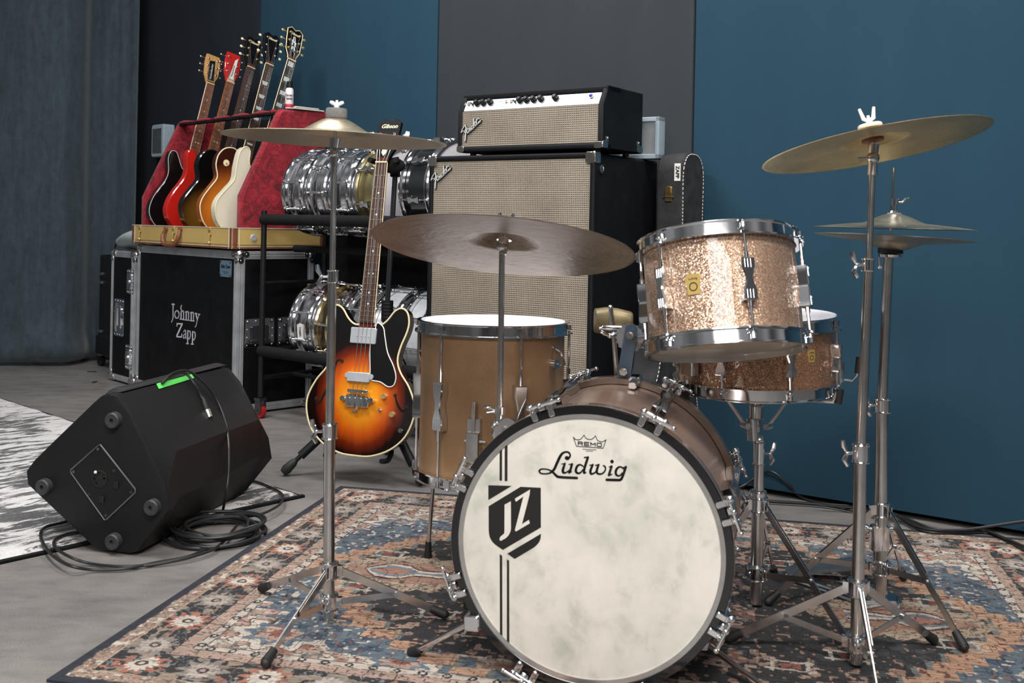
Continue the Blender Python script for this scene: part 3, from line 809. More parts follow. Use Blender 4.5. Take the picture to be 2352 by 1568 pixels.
# cymbal arm on the shell, tom bracket, spurs
RD = 2.13
arm_lo = at(1146, 1000, RD); arm_hi = at(1153, 566, RD)
inv = BDM.inverted()
m = MB(); a, b = inv @ arm_lo, inv @ at(1149, 935, RD); c = inv @ arm_hi
m.cyl(a, b, .0085, n=16); m.cyl(b, inv @ at(1149, 940, RD) , .0125, n=16)
m.cyl(inv @ at(1149, 950, RD), inv @ at(1149, 933, RD), .012, n=16)
m.cyl(b, c, .0062, n=16); m.cyl(c, inv @ at(1153, 540, RD + .01), .008, n=14)
m.sphere(c, .012)
w = inv @ at(1140, 945, RD); w2 = inv @ at(1120, 935, RD); m.cyl(w, w2, .003); m.sphere(w2, .008, sc=(1.2, .6, 1))
w2 = inv @ at(1118, 948, RD); m.cyl(w, w2, .003)
ca = m.build('cymbal_arm', MT['worn_chrome'], bass)
m = MB(); p = inv @ at(1150, 990, RD); m.rbox((p.x + .012, p.y - .01, p.z), (.045, .055, .04), .006); m.sphere(inv @ at(1138, 975, RD), .010, sc=(1, 1, 1.4)); m.sphere(inv @ at(1140, 995, RD), .010, sc=(1, 1, 1.4))
m.lathe([(.004, 0), (.02, 0), (.02, .012), (.004, .012)], 24, T(p.x + .02, p.y + .012, p.z + .01), closed=True)
m.build('arm_clamp', MT['chrome'], bass)
# blue-grey L bracket from rear hoop up to the rack tom
m = MB(); D0 = 2.30
bl = [inv @ at(1415, 875, D0), inv @ at(1446, 878, D0), inv @ at(1464, 757, D0 - .09), inv @ at(1455, 744, D0 - .1), inv @ at(1437, 748, D0 - .1)]
off = V((0, 0, -.004))
m.loft([[tuple(q) for q in bl], [tuple(q + off) for q in bl]])
br = m.build('tom_bracket', MT['blue_steel'], bass)
m = MB()
for (px, py, dd) in ((1448, 769, D0 - .09), (1433, 852, D0 - .02)):
    m = MB(); q = inv @ at(px, py, dd); m.cyl(q, q + V((0, 0, .012)), .0095, n=6); m.cyl(q + V((0, 0, .012)), q + V((0, 0, .022)), .006, n=12)
    m.build('bracket_bolt', MT['nickel'], br)
m = MB(); q = inv @ at(1448, 776, D0 - .035)
m.lathe([(.008, -.006), (.030, -.006), (.030, .006), (.008, .006)], 36, T(q.x, q.y, q.z), closed=True)
for i in range(18):
    a = 2 * pi * i / 18; m.box((.030 * cos(a), .030 * sin(a), 0), (.005, .003, .012), T(q.x, q.y, q.z) @ RZ(0))
q2 = inv @ (RTM @ (RZ(aR - radians(112)) @ V((.190, 0, -.07)))); m.cyl(q, q2, .007, n=16)
m.build('ratchet_disc', MT['steel'], br)
m = MB(); q = inv @ at(1455, 880, 2.25); m.rbox((q.x + .0, .268, -.385), (.026, .016, .05), .005); m.rbox((q.x, .262, -.345), (.018, .016, .04), .004)
m.build('hoop_clamp', MT['chrome'], bass)
def wingnut(m, p, r=.016, ax=V((1, 0, 0))):
    p = V(p); m.sphere(p, r * .45, n=12, m=8)
    m.tube([p, p + ax * r * .8 + V((0, 0, r * .35)), p + ax * r * 1.5 + V((0, 0, r * .7))], [r * .22, r * .34, r * .25], 8)
    m.tube([p, p - ax * r * .8 + V((0, 0, r * .35)), p - ax * r * 1.5 + V((0, 0, r * .7))], [r * .22, r * .34, r * .25], 8)
for (k, pa, pb) in ((0, (1088, 1425, 1.98), onfloor(945, 1500, .008)), (1, (1612, 1470, 2.05), onfloor(1790, 1605, .008))):
    m = MB(); A = inv @ at(*pa); B = inv @ pb
    m.cyl(A, B, .0062, n=14)
    d = (B - A).normalized(); 
    sp_ = m.build('spur', MT['chrome'], bass)
    m = MB(); m.cyl(B - d * .028, B, .0095, .0125, 14); m.build('rubber_tip', MT['rubber'], sp_)
    m = MB(); m.rbox(tuple(A), (.03, .03, .035), .005); m.build('spur_bracket', MT['chrome'], bass)

# --- cowbell with its post on the rear hoop
cb0 = at(1418, 868, 2.36); cbt = at(1403, 706, 2.36)
cow = thing('cowbell', 'old brass coloured cowbell on a thin post behind the bass drum', 'cowbell', T(*cb0))
ic = T(-cb0.x, -cb0.y, -cb0.z)
bell = MB(); rings = []
c0 = ic @ at(1365, 736, 2.38); c1 = ic @ at(1452, 738, 2.36)
for t, h, d in ((0, .028, .022), (.03, .032, .028), (.3, .036, .031), (.6, .034, .03), (.95, .026, .024), (1.0, .022, .02)):
    c = c0.lerp(c1, t); ring = []
    for i in range(20):
        a = 2 * pi * i / 20; ring.append((c.x, c.y + d * (abs(cos(a)) ** .7) * (1 if cos(a) > 0 else -1), c.z + h * .88 * (abs(sin(a)) ** .7) * (1 if sin(a) > 0 else -1)))
    rings.append(ring)
bell.loft(rings); bell.build('bell', MT['cowbell_brass'] if 'cowbell_brass' in MT else simple('aged_cowbell_brass', srgb(132, 118, 88), .45, .45, var=.2, scale=30), cow)
m = MB(); m.cyl((0, 0, -.004), ic @ at(1409, 760, 2.36), .0058, .0055, 14); m.cyl(ic @ at(1409, 770, 2.335), ic @ at(1402, 706, 2.335), .006, n=14); m.sphere(ic @ at(1402, 706, 2.335), .0062)
m.build('post', MT['nickel'], cow)
m = MB(); p = ic @ at(1406, 754, 2.33); m.rbox(tuple(p), (.05, .014, .012), .004); m.cyl(p + V((-.03, -.004, 0)), p + V((.05, -.004, -.004)), .0035); wingnut(m, p + V((-.006, -.01, -.016)), .014)
m.build('clamp', MT['chrome'], cow)
# ================================================================== cymbals and stands
def cymbal_mb(R, bell, hb, bow, th=.0012):
    pr = []
    n = 44
    for i in range(n + 1):
        r = .005 + (R - .005) * i / n
        t = r / R
        z = bow * (1 - t ** 1.7)
        if r < bell:
            q = r / bell; z += hb * (max(0, cos(q * pi * .5)) ** 1.25)
        pr.append((r, z))
    pr = sorted(pr)
    up_ = [(r, z + th) for r, z in pr]; dn = [(r, z) for r, z in reversed(pr)]
    m = MB(); m.lathe(up_ + [(R + .0006, th * .5)] + dn, 128, closed=True)
    return m
def cymbal(name, label, M, R, bell, hb, bow, mat, group=None):
    o = cymbal_mb(R, bell, hb, bow).build(name, MT[mat], ang=60)
    o.matrix_world = M
    return tag(o, label, 'cymbal', group)
def felt_nut(parent, M, z, fr, fh, felt, nut=True, tall=.03, mat='chrome'):
    m = MB(); m.M = M; m.rbox((0, 0, 0), (0, 0, 0)) if False else None
    m.lathe([(.003, z), (fr * .94, z), (fr, z + fh * .2), (fr, z + fh * .8), (fr * .92, z + fh), (.003, z + fh)], 28, closed=True)
    m.build('felt_washer', MT[felt], parent)
    m = MB(); m.M = M; m.cyl((0, 0, z + fh), (0, 0, z + fh + .012), .006, n=12)
    if nut:
        for s in (-1, 1): m.tube([(0, 0, z + fh + .006), (s * .010, 0, z + fh + .012), (s * .015, 0, z + fh + tall)], [.004, .0045, .003], 8)
    m.cyl((0, 0, z + fh), (0, 0, z + fh + .018), .003, n=8)
    m.build('wing_nut', MT[mat], parent)

def tripod(parent, base, feet, top_z, low_z, bar=(.016, .003), mat='chrome', knee=.55):
    # flat-bar legs from a collar on the tube, lower links to a sliding collar
    b = V(base)
    for f in feet:
        f = V(f); d = V((f.x - b.x, f.y - b.y, 0)).normalized(); side = V((-d.y, d.x, 0))
        A = V((b.x, b.y, top_z)) + d * .018; B = V((f.x, f.y, .020))
        ax = (B - A).normalized(); nn = ax.cross(side)
        def flat(m, P, Q, w, h):
            m.loft([[tuple(P + side * w * i + nn * h * j) for i, j in ((-.5, -.5), (.5, -.5), (.5, .5), (-.5, .5))], [tuple(Q + side * w * i + nn * h * j) for i, j in ((-.5, -.5), (.5, -.5), (.5, .5), (-.5, .5))]])
        m = MB(); flat(m, A, B - ax * .01, bar[1], bar[0]); flat(m, A + side * .005, A + (B - A) * .5 + side * .005, bar[1] * .6, bar[0])
        leg = m.build('leg', MT[mat], parent, ang=20)
        m = MB(); C = A.lerp(B, knee); L = V((b.x, b.y, low_z)) + d * .018
        ax2 = (C - L).normalized(); n2 = ax2.cross(side)
        m.loft([[tuple(P + side * .003 * i + n2 * bar[0] * .8 * j) for i, j in ((-.5, -.5), (.5, -.5), (.5, .5), (-.5, .5))] for P in (L, C)])
        m.cyl(C - side * .006, C + side * .006, .005, n=10); m.cyl(L - side * .008, L + side * .008, .0055, n=10)
        m.build('brace', MT[mat], leg, ang=20)
        m = MB(); h = V((B.x - A.x, B.y - A.y, 0)).normalized()
        P0 = B - ax * .030; P1 = B + ax * .003
        m.cyl(P0, P1, .0085, .0110, 14); m.sphere(P1, .0105, sc=(1, 1, .9))
        m.build('rubber_foot', MT['rubber'], leg)
def collar(m, p, r, h, ax=V((0, 0, 1))):
    m.cyl(V(p) - ax * h / 2, V(p) + ax * h / 2, r, n=24); m.torus(r, r * .12, 24, 6, T(p[0], p[1], p[2] + h / 2)); m.torus(r, r * .12, 24, 6, T(p[0], p[1], p[2] - h / 2))
def straight_stand(name, label, D, basepx, joints, tip, feetpx, top_leg, low_leg, wings, cat='stand', mat='worn_chrome'):
    """joints: list of (px,py,radius) going up the tube"""
    B = onfloor(*basepx); B = at(basepx[0], basepx[1], D); B.z = .012
    s = thing(name, label, cat, T(B.x, B.y, 0)); ic = T(-B.x, -B.y, 0)
    P = [at(j[0], j[1], D) for j in joints]
    low = V((P[0].x + (P[0].x - P[1].x) * .0, P[0].y, .014))
    m = MB(); pts = [ic @ low] + [ic @ p for p in P]
    for i in range(len(pts) - 1): 
        r = joints[max(i - 1, 0)][2] if i > 0 else joints[0][2]
        m.cyl(pts[i], pts[i + 1], joints[i][2], n=24)
    m.build('tube', MT[mat], s)
    for i, j in enumerate(joints[:-1]):
        if i == 0: continue
    for (px, py, r, h, sx) in wings:
        m = MB(); p = ic @ at(px, py, D); collar(m, p, r, h)
        q = p + V((sx * (r + .004), -.004, 0)); m.cyl(p, q + V((sx * .008, 0, 0)), .0035, n=10)
        q = q + V((sx * .008, 0, 0)); m.sphere(q, .005)
        m.tube([q, q + V((sx * .008, 0, .014)), q + V((sx * .010, 0, .026))], [.0035, .006, .0045], 8); m.tube([q, q + V((sx * .006, 0, -.014)), q + V((-sx * .001, 0, -.026))], [.0035, .006, .0045], 8)
        m.build('height_clamp', MT['chrome'], s)
    feet = [ic @ onfloor(f[0], f[1], .012) for f in feetpx]
    bz = V((pts[1].x, pts[1].y, 0))
    def onaxis(z):
        a, b = pts[0], pts[1]; t = (z - a.z) / (b.z - a.z); return a.lerp(b, t)
    for z in (top_leg, low_leg):
        m = MB(); c = onaxis(z); collar(m, c, joints[0][2] + .006, .03)
        for f in feet:
            d = V((f.x - c.x, f.y - c.y, 0)).normalized(); e = V((-d.y, d.x, 0))
            for sg in (-1, 1): m.box((0, 0, 0), (.024, .003, .022), frame(c + d * .016 + e * sg * .0055, (0, 0, 1), x=d))
        m.build('leg_collar', MT['chrome'], s)
    c = onaxis(top_leg)
    tripod(s, (c.x, c.y, 0), feet, top_leg, low_leg, mat=mat)
    return s, ic

# left crash
DL = 2.25
sL, ic = straight_stand('cymbal_stand', 'straight chrome cymbal stand in front of the sunburst bass, under the leftmost cymbal', DL, (753, 1440),
    [(755, 1430, .0125), (757, 990, .0125), (763, 635, .0098), (768, 345, .0065)], None, [(612, 1528), (603, 1357), (1018, 1417)], .115, .045,
    [(757, 990, .0165, .030, -1), (764, 635, .012, .026, -1)])
LC = at(770, 322, DL); LM = frame(LC, V((.024, -.0, 1)), y=(0, 1, 0))
cymbal('crash_cymbal', 'pale bronze crash cymbal seen nearly edge-on above the sunburst bass headstock', LM, .2445, .082, .034, .016, 'cymbal')
iL = T(-V((sL.location.x))if False else 0) if False else None
m = MB(); p = ic @ at(768, 352, DL); q = ic @ LC
m.sphere(p, .012); m.cyl(p + V((0, 0, -.03)), p, .0075, .010, 16); m.cyl(p, q + V((0, 0, .07)), .0035, n=10); m.cyl(p + V((0, 0, .012)), q + V((0, 0, .004)), .010, .013, 16)
m.build('tilter', MT['worn_chrome'], sL)
felt_nut(sL, ic @ LM, .048, .0235, .022, 'felt', True, .014, mat='white_plastic')

# ride
RM_ = frame(at(1156, 571, 2.13), V((.075, .245, 1)), y=(0, 1, 0))
cymbal('ride_cymbal', 'large dark hammered ride cymbal tilted in front of the tall grille speaker', RM_, .274, .080, .026, .016, 'cymbal_dark')
def on_arm(name): pass
felt_nut(bass, BDM.inverted() @ RM_, .040, .018, .010, 'felt', True, .026)
m = MB(); m.M = BDM.inverted() @ RM_; m.lathe([(.004, .018), (.016, .018), (.016, .022), (.004, .022)], 28, closed=True); m.cyl((0, 0, -.012), (0, 0, .05), .004, n=10); m.cyl((0, 0, -.012), (0, 0, .018), .008, .010, 14)
m.build('cymbal_seat', MT['chrome'], bass)

# right crash
DR = 2.06
sR, ic = straight_stand('cymbal_stand', 'straight chrome cymbal stand nearest the camera at the right, holding the tilted crash', DR, (1969, 1490),
    [(1967, 1480, .0125), (1977, 1040, .0125), (1996, 605, .0098), (2004, 380, .0066)], None, [(2142, 1475), (1676, 1473), (2022, 1640)], .165, .055,
    [(1977, 1040, .0165, .034, -1), (1994, 608, .012, .024, -1)])
RC = at(2008, 338, DR); CM = frame(RC, V((-.165, .150, 1)), y=(0, 1, 0))
cymbal('crash_cymbal', 'golden bronze crash cymbal tilted at the upper right, its underside in view', CM, .222, .070, .026, .014, 'cymbal_gold')
m = MB(); p = ic @ at(2005, 362, DR); q = ic @ (CM @ V((0, 0, .006)))
m.sphere(p, .013); m.cyl(p + V((0, 0, -.035)), p + V((0, 0, -.006)), .010, .0085, 18); m.cyl(p, q, .0085, .011, 16); m.cyl(q, ic @ (CM @ V((0, 0, .06))), .0035, n=10)
m.tube([p, p + V((-.02, -.006, -.002)), p + V((-.032, -.006, -.004))], [.004, .003, .0045], 8)
m.build('tilter', MT['worn_chrome'], sR)
m = MB(); m.M = ic @ CM; m.lathe([(.004, .012), (.022, .012), (.022, .018), (.004, .018)], 28, closed=True); m.build('felt_washer', MT['leather'], sR)
felt_nut(sR, ic @ CM, .040, .024, .008, 'felt_white', True, .034, mat='pearl_nut' if 'pearl_nut' in MT else 'white_plastic')

# hi-hat
DH = 2.39
sH, ic = straight_stand('hi_hat_stand', 'chrome hi-hat stand with foot pedal at the far right, behind the crash stand', DH, (2006, 1400),
    [(2021, 1385, .0105), (2026, 930, .0145), (2041, 590, .0115), (2041, 583, .0115)], None, [(2212, 1490), (1767, 1386), (2074, 1330)], .235, .10,
    [(2027, 930, .0185, .030, -1)])
m = MB(); m.cyl(ic @ at(2044, 590, DH), ic @ at(2053, 385, DH), .0032, n=10); m.build('pull_rod', MT['chrome'], sH)
m = MB(); p = ic @ at(2045, 590, DH); m.lathe([(.010, 0), (.026, 0), (.027, .006), (.010, .008)], 28, T(*p), closed=True); m.cyl(p + V((-.026, 0, 0)), p + V((-.024, 0, -.02)), .002); m.sphere(p + V((-.024, 0, -.024)), .0055)
m.build('seat_cup', MT['chrome'], sH)
m = MB(); m.lathe([(.006, .008), (.028, .008), (.028, .022), (.006, .022)], 32, T(*p), closed=True); m.build('seat_felt', MT['rubber'], sH)
hb = at(2052, 545, DH); HM = frame(hb, V((-.045, -.02, -1)), y=(0, 1, 0))
cymbal('hi_hat_cymbal', 'lower hi-hat cymbal, upturned, resting on the black felt seat', HM, .178, .070, .018, .014, 'cymbal', 'hi-hat pair')
ht = at(2053, 525.5, DH); HM2 = frame(ht, V((.008, .0, 1)), y=(0, 1, 0))
cymbal('hi_hat_cymbal', 'upper hi-hat cymbal hanging on the rod just above its twin', HM2, .178, .070, .020, .015, 'cymbal', 'hi-hat pair')
m = MB(); p = ic @ (ht + V((0, 0, .030))); m.lathe([(.004, 0), (.016, 0), (.017, .004), (.014, .008), (.004, .008)], 24, T(*p), closed=True); m.build('clutch_felt', MT['felt'], sH)
m = MB(); m.cyl(p + V((0, 0, .008)), p + V((0, 0, .030)), .006, n=14); m.cyl(p + V((0, 0, .026)), p + V((0, 0, .040)), .0095, n=16); m.lathe([(.004, .008), (.014, .008), (.012, .012), (.004, .012)], 20, T(*p), closed=True)
m.cyl(p + V((.008, 0, .032)), p + V((.018, 0, .032)), .0025); m.tube([p + V((.018, 0, .032)), p + V((.026, 0, .040)), p + V((.034, 0, .042))], [.003, .004, .002], 8)
m.build('clutch', MT['chrome'], sH)
# pedal: footboard to heel, base casting, pull link
heel = ic @ onfloor(1806, 1312, .02); toe = ic @ onfloor(1990, 1290, .055); bc = V((onfloor(2012, 1395, 0) + V((-sH.location.x, -sH.location.y, 0))))
m = MB(); d = (toe - heel).normalized(); sd = d.cross(V((0, 0, 1))).normalized(); up3 = sd.cross(d)
m.loft([[tuple(heel + d * L * t + sd * w * i + up3 * .008 * j) for i, j in ((-.5, -.5), (.5, -.5), (.5, .5), (-.5, .5))] for t, w in ((0, .05), (.25, .06), (1, .085)) for L in ((toe - heel).length,)])
m.build('footboard', MT['steel'], sH)
m = MB(); m.rbox((bc.x, bc.y, .016), (.11, .07, .022), .02); m.rbox((bc.x, bc.y, .035), (.045, .04, .03), .01); m.build('base_casting', MT['chrome'], sH)
m = MB(); m.tube([V((bc.x - .03, bc.y + .02, .012)), V((heel.x, heel.y, .012))], .004, 8); m.tube([V((bc.x - .03, bc.y - .02, .012)), V((heel.x, heel.y - .03, .012))], .004, 8); m.build('link_rod', MT['steel'], sH)
m = MB(); a1 = ic @ at(2020, 1215, DH); m.rbox((a1.x, a1.y, a1.z - .02), (.042, .03, .06), .008); m.cyl(a1 + V((-.03, 0, 0)), a1 + V((.03, 0, 0)), .006); m.sphere(a1 + V((-.034, 0, 0)), .012); m.cyl(a1 + V((-.006, .0, -.03)), a1 + V((-.006, 0, -.11)), .008, n=12)
m.build('leg_hinge_block', MT['chrome'], sH)

# snare stand
DS = 2.38
sS, ic = straight_stand('snare_stand', 'chrome basket stand with flat tripod legs under the snare drum', DS, (1736, 1362),
    [(1737, 1375, .0145), (1741, 1165, .0145), (1743, 1120, .0115), (1744, 1060, .0115)], None, [(1778, 1325), (1960, 1500), (1560, 1400)], .245, .085,
    [(1741, 1150, .018, .045, -1), (1743, 1040, .013, .05, 1)])
m = MB(); m.cyl(ic @ at(1744, 1065, DS), ic @ at(1736, 985, DS), .009, n=16); m.cyl(ic @ at(1730, 1010, DS), ic @ at(1728, 960, DS), .014, n=16); m.cyl(ic @ at(1736, 990, DS), ic @ at(1737, 925, DS), .0115, n=18)
collar(m, ic @ at(1737, 945, DS), .016, .03); m.sphere(ic @ at(1745, 1010, DS), .012); m.cyl(ic @ at(1745, 1010, DS), ic @ at(1747, 1062, DS), .006)
m.build('tilt_joint', MT['worn_chrome'], sS)
zc_ = at(1737, 890, DS).z
for k, (ang) in enumerate((200, 320, 80)):
    a = radians(ang); c0 = ic @ at(1737, 940, DS); c1 = ic @ V((SNc.x + .085 * cos(a), SNc.y + .085 * sin(a), SNc.z - .100)); c2 = ic @ V((SNc.x + .190 * cos(a), SNc.y + .190 * sin(a), SNc.z - .094)); c3 = ic @ V((SNc.x + .206 * cos(a), SNc.y + .206 * sin(a), SNc.z - .066))
    low = ic @ at(1737, 975, DS) + V((.030 * cos(a), .030 * sin(a), 0))
    m = MB(); hub = ic @ at(1737, 920, DS); hub.z = c1.z + .0
    m.tube([hub, c1, c2, c3], .0065, 8); 
    d = V((-sin(a), cos(a), 0)); ax = (c1 - low).normalized(); nn = ax.cross(d)
    m.loft([[tuple(P + d * .016 * i + nn * .003 * j) for i, j in ((-.5, -.5), (.5, -.5), (.5, .5), (-.5, .5))] for P in (low, c1)])
    m.cyl(low - d * .012, low + d * .012, .007, n=10)
    arm = m.build('basket_arm', MT['worn_chrome'], sS)
    m = MB(); m.cyl(c2 + V((cos(a) * .012, sin(a) * .012, -.004)), c3, .008, .0085, 12); m.build('rubber_tip', MT['rubber'], arm)

# ================================================================== rugs
RC0 = V((-.55, 3.392, 0)); e1 = V((1.971, -.419, 0)).normalized(); e2 = V((-e1.y, e1.x, 0)) * -1   # e2 towards the camera
if e2.y > 0: e2 = -e2
LU, LV = 2.12, 1.49
step = .003
nu, nv = int(LU / step), int(LV / step)
U, W = np.meshgrid((np.arange(nu) + .5) * step, (np.arange(nv) + .5) * step, indexing='ij')
rs = np.random.RandomState(3)
def vnoise(u, v, sc, seed):
    r = np.random.RandomState(seed); G = r.rand(256, 256)
    x = u * sc + 1000; y = v * sc + 1000
    xi = np.floor(x).astype(int); yi = np.floor(y).astype(int); fx = x - xi; fy = y - yi
    fx = fx * fx * (3 - 2 * fx); fy = fy * fy * (3 - 2 * fy)
    g = lambda a, b: G[a % 256, b % 256]
    return (g(xi, yi) * (1 - fx) + g(xi + 1, yi) * fx) * (1 - fy) + (g(xi, yi + 1) * (1 - fx) + g(xi + 1, yi + 1) * fx) * fy
def C(r, g, b): return np.array(srgb(r, g, b)[:3])
NAVY, DARK, BEIGE, PINK, ORNG, BLUE, PALE, RUST, CREAM, GREY, DBLUE = C(40, 44, 60), C(48, 46, 48), C(180, 152, 124), C(192, 152, 132), C(196, 142, 102), C(94, 112, 126), C(206, 190, 172), C(122, 66, 54), C(214, 200, 180), C(124, 120, 116), C(60, 84, 110)
img = np.zeros((nu, nv, 3)); 
def put(mask, col):
    img[mask] = col
wob = (vnoise(U, W, 60, 1) - .5) * .006
u = U + wob; v = W + (vnoise(U, W, 60, 2) - .5) * .006
d = np.minimum(np.minimum(u, LU - u), np.minimum(v, LV - v))
along = np.where((np.minimum(v, LV - v) < np.minimum(u, LU - u)), u, v)      # coordinate along the border
cross = d
# field
n1 = vnoise(U, W, 52, 5); n2 = vnoise(U, W, 88, 6); n3 = vnoise(U, W, 160, 7)
um = np.minimum(u, LU - u); dv = np.abs(v - .745)
img[:] = PINK
cf = vnoise(U, W, 30, 11)
put(cf > .5, BEIGE); put((n1 > .66), CREAM); put((n2 > .76), GREY); put((n1 < .25), C(170, 104, 84)); put((n3 > .8) & (n2 < .4), RUST)
# corner palmettes
for (cu, cv, s) in ((.33, .36, 1), (.33, 1.18, 1), (.62, .27, .8), (.62, 1.25, .8), (.95, .26, .7), (.95, 1.26, .7)):
    du = (um - cu) / .1 / s; dw = (v - cv) / .075 / s; r = np.sqrt(du ** 2 + dw ** 2); th = np.arctan2(dw, du); rr = r * (1 + .16 * np.cos(th * 9))
    put(rr < 1.05, RUST); put(rr < 1.0, CREAM); put(rr < .72, BLUE * 1.2); put(rr < .5, PINK); put(rr < .25, C(150, 80, 60))
# blue ground beside the medallion
m_ = (um - .205) - .78 * dv
stair = (np.floor(dv / .045) * .045)
ms = (um - .205) - np.where(dv < .35, .78 * stair, .78 * .35 + (stair - .35) * 1.7)
bl = (ms < 0) & (ms > -.17 - .05 * cf) & (dv < .50) & (um > .20)
put(bl, BLUE); put(bl & (n1 > .68), DBLUE); put(bl & (n2 > .78), PALE); put(bl & (n2 < .16), C(150, 84, 66))
put((dv > .40) & (ms > -.02) & (ms < .12) , BLUE)
og = (ms >= 0) & (ms < .075) & (dv < .53)
put(og, ORNG); put(og & (n1 > .66), C(206, 158, 116)); put(og & (n2 > .82), RUST)
gb = (ms >= .075) & (ms < .088); put(gb, C(118, 124, 120))
dk = (ms >= .088) & (dv < .44); put(dk, DARK)
put(dk & (n1 > .70), C(66, 68, 72)); put(dk & (dv > .27) & (n1 > .62) & (n2 > .5), C(176, 140, 116)); put(dk & (n2 > .80), C(168, 120, 96))
# dotted salmon trellis of the far centre
ce = (um > .80) & (dv < .36)
put(ce & (cf > .48), C(150, 96, 78)); put(ce & (n2 > .62), C(186, 152, 128)); put(ce & (n1 < .28), DARK); put(ce & (n3 > .78), BLUE)
# serrated beige cartouche
saw = .022 * np.abs(((um * 17) % 1) - .5) * 2
w_ = .135 * np.clip(1 - np.abs((um - .48) / .22) ** 2.2, 0, 1)
ca = (dv < w_ - saw) & (w_ > .01); put(ca, C(188, 160, 128)); put(ca & (n3 > .7), C(120, 96, 78)); put(ca & (dv < w_ - saw - .05) , C(178, 128, 100))
saw2 = .016 * np.abs(((um * 12) % 1) - .5) * 2
lz = .050 * np.clip(1 - np.abs((um - .435) / .075) ** 2, 0, 1); lz2 = np.where((um > .49) & (um < .60), .016 + .10 * np.clip(um - .52, 0, .1), 0)
L_ = np.maximum(lz, lz2)
put((dv < L_ + .008) & (L_ > .004), C(104, 52, 44)); put((dv < L_) & (L_ > .004), CREAM); put((dv < L_ - .012), C(120, 136, 150)); put((dv < L_ - .026) & (L_ > .03), C(184, 120, 96))
# little bracket motifs on dark ground
for cu, cv in ((.62, .50), (.62, .99), (.74, .42), (.74, 1.07), (.38, .62), (.38, .87)):
    du = np.abs(um - cu); dw = np.abs(v - cv)
    put((np.abs(du - .035) < .004) & (dw < .03) | (np.abs(dw - .02) < .004) & (du < .05), C(196, 184, 168)); put((du < .018) & (dw < .012), C(150, 70, 56))
# borders
b = d < .212; put(b, PALE)
pear = (d >= .190) & (d < .212)
pr_ = np.sqrt((((along / .05) % 1 - .5) * .05) ** 2 + ((d - .201)) ** 2)
put(pear & (pr_ < .0095), DARK); put(pear & (pr_ < .0045), PALE); put((np.abs(d - .212) < .0015) | (np.abs(d - .190) < .0015), C(96, 84, 76))
bb = (d >= .157) & (d < .190); put(bb, PINK); put(bb & (n3 > .60), BEIGE); put(bb & (n3 < .22), C(112, 92, 82)); put(bb & (np.abs((along / .06) % 1 - .5) < .02), C(90, 60, 54))
put(np.abs(d - .157) < .002, C(60, 56, 58))
db = (d >= .055) & (d < .157); put(db, DARK)
lf = vnoise(U, W, 50, 21); put(db & (lf > .70), C(166, 140, 112)); put(db & (lf < .16), C(176, 104, 74)); put(db & (n3 > .82), C(130, 134, 138))
# scrolling vine
vine = np.abs((d - .106) - .028 * np.sin(along / .26 * 2 * np.pi)); put(db & (vine < .0025), C(160, 128, 100))
for par, colo, colm in ((0, C(186, 104, 70), CREAM), (.5, C(146, 132, 120), C(190, 172, 156))):
    a_ = ((along / .26 + par) % 1 - .5) * .26; dd = d - .106
    r = np.sqrt(a_ ** 2 + dd ** 2); th = np.arctan2(dd, a_)
    R1 = .043 * (1 + .22 * np.cos(th * 10)) ; R2 = .031 * (1 + .14 * np.cos(th * 14))
    put(db & (r < R1), colo); put(db & (r < R2), colm); put(db & (r < .012), C(86, 50, 44)); put(db & (r < .006), colm)
fb = (d >= .020) & (d < .055); put(fb, BEIGE); put(fb & (n3 > .62), C(170, 118, 96)); put(fb & (n3 < .30), C(124, 104, 90)); put(fb & (n2 > .72), CREAM)
put(np.abs(d - .020) < .002, C(90, 80, 76)); put(np.abs(d - .055) < .0025, C(186, 158, 128))
put(d < .019, NAVY)
# fine drawn outlines
for sc_, sd_, lo in ((30, 41, .05), (52, 42, .07)):
    nn_ = vnoise(U, W, sc_, sd_); ln = np.abs(nn_ - .5) < lo * .45
    img[ln & (d > .22)] = img[ln & (d > .22)] * .45
    img[ln & (d > .06) & (d < .155)] = img[ln & (d > .06) & (d < .155)] * .6 + .10
# worn threads along the weft
wear = vnoise(U, W * 9, 40, 31) * .5 + vnoise(U * .4, W * 14, 60, 32) * .5
img *= (0.62 + .76 * wear)[..., None]
lines = vnoise(U * 1.0, W * 1.0, 120, 33)
img *= np.where(lines > .83, .62, 1.0)[..., None]
lum = img.mean(-1, keepdims=True); img = lum + (img - lum) * .72; img = np.clip(img * .72 + .004, 0, 1)
RUGM = Matrix.Identity(4)
for i in range(3): RUGM[i][0] = e1[i]; RUGM[i][1] = -e2[i]; RUGM[i][2] = (0, 0, 1)[i]; RUGM[i][3] = RC0[i]
# local: x along e1, y = -v
gx = np.arange(nu + 1) * step; gy = -np.arange(nv + 1) * step
X, Y = np.meshgrid(gx, gy, indexing='ij'); Z = np.full_like(X, .006)
co = np.stack([X, Y, Z], -1).reshape(-1, 3)
ii, jj = np.meshgrid(np.arange(nu), np.arange(nv), indexing='ij')
idx = lambda a, b_: (a * (nv + 1) + b_)
quads = np.stack([idx(ii, jj), idx(ii, jj + 1), idx(ii + 1, jj + 1), idx(ii + 1, jj)], -1).reshape(-1, 4)
me = bpy.data.meshes.new('rug')
me.vertices.add(len(co)); me.vertices.foreach_set('co', co.ravel())
nf = len(quads); me.loops.add(nf * 4); me.polygons.add(nf)
me.loops.foreach_set('vertex_index', quads.ravel().astype(np.int32))
me.polygons.foreach_set('loop_start', (np.arange(nf) * 4).astype(np.int32)); me.polygons.foreach_set('loop_total', np.full(nf, 4, np.int32))
me.update(calc_edges=True)
at_ = me.attributes.new('pattern', 'FLOAT_COLOR', 'CORNER')
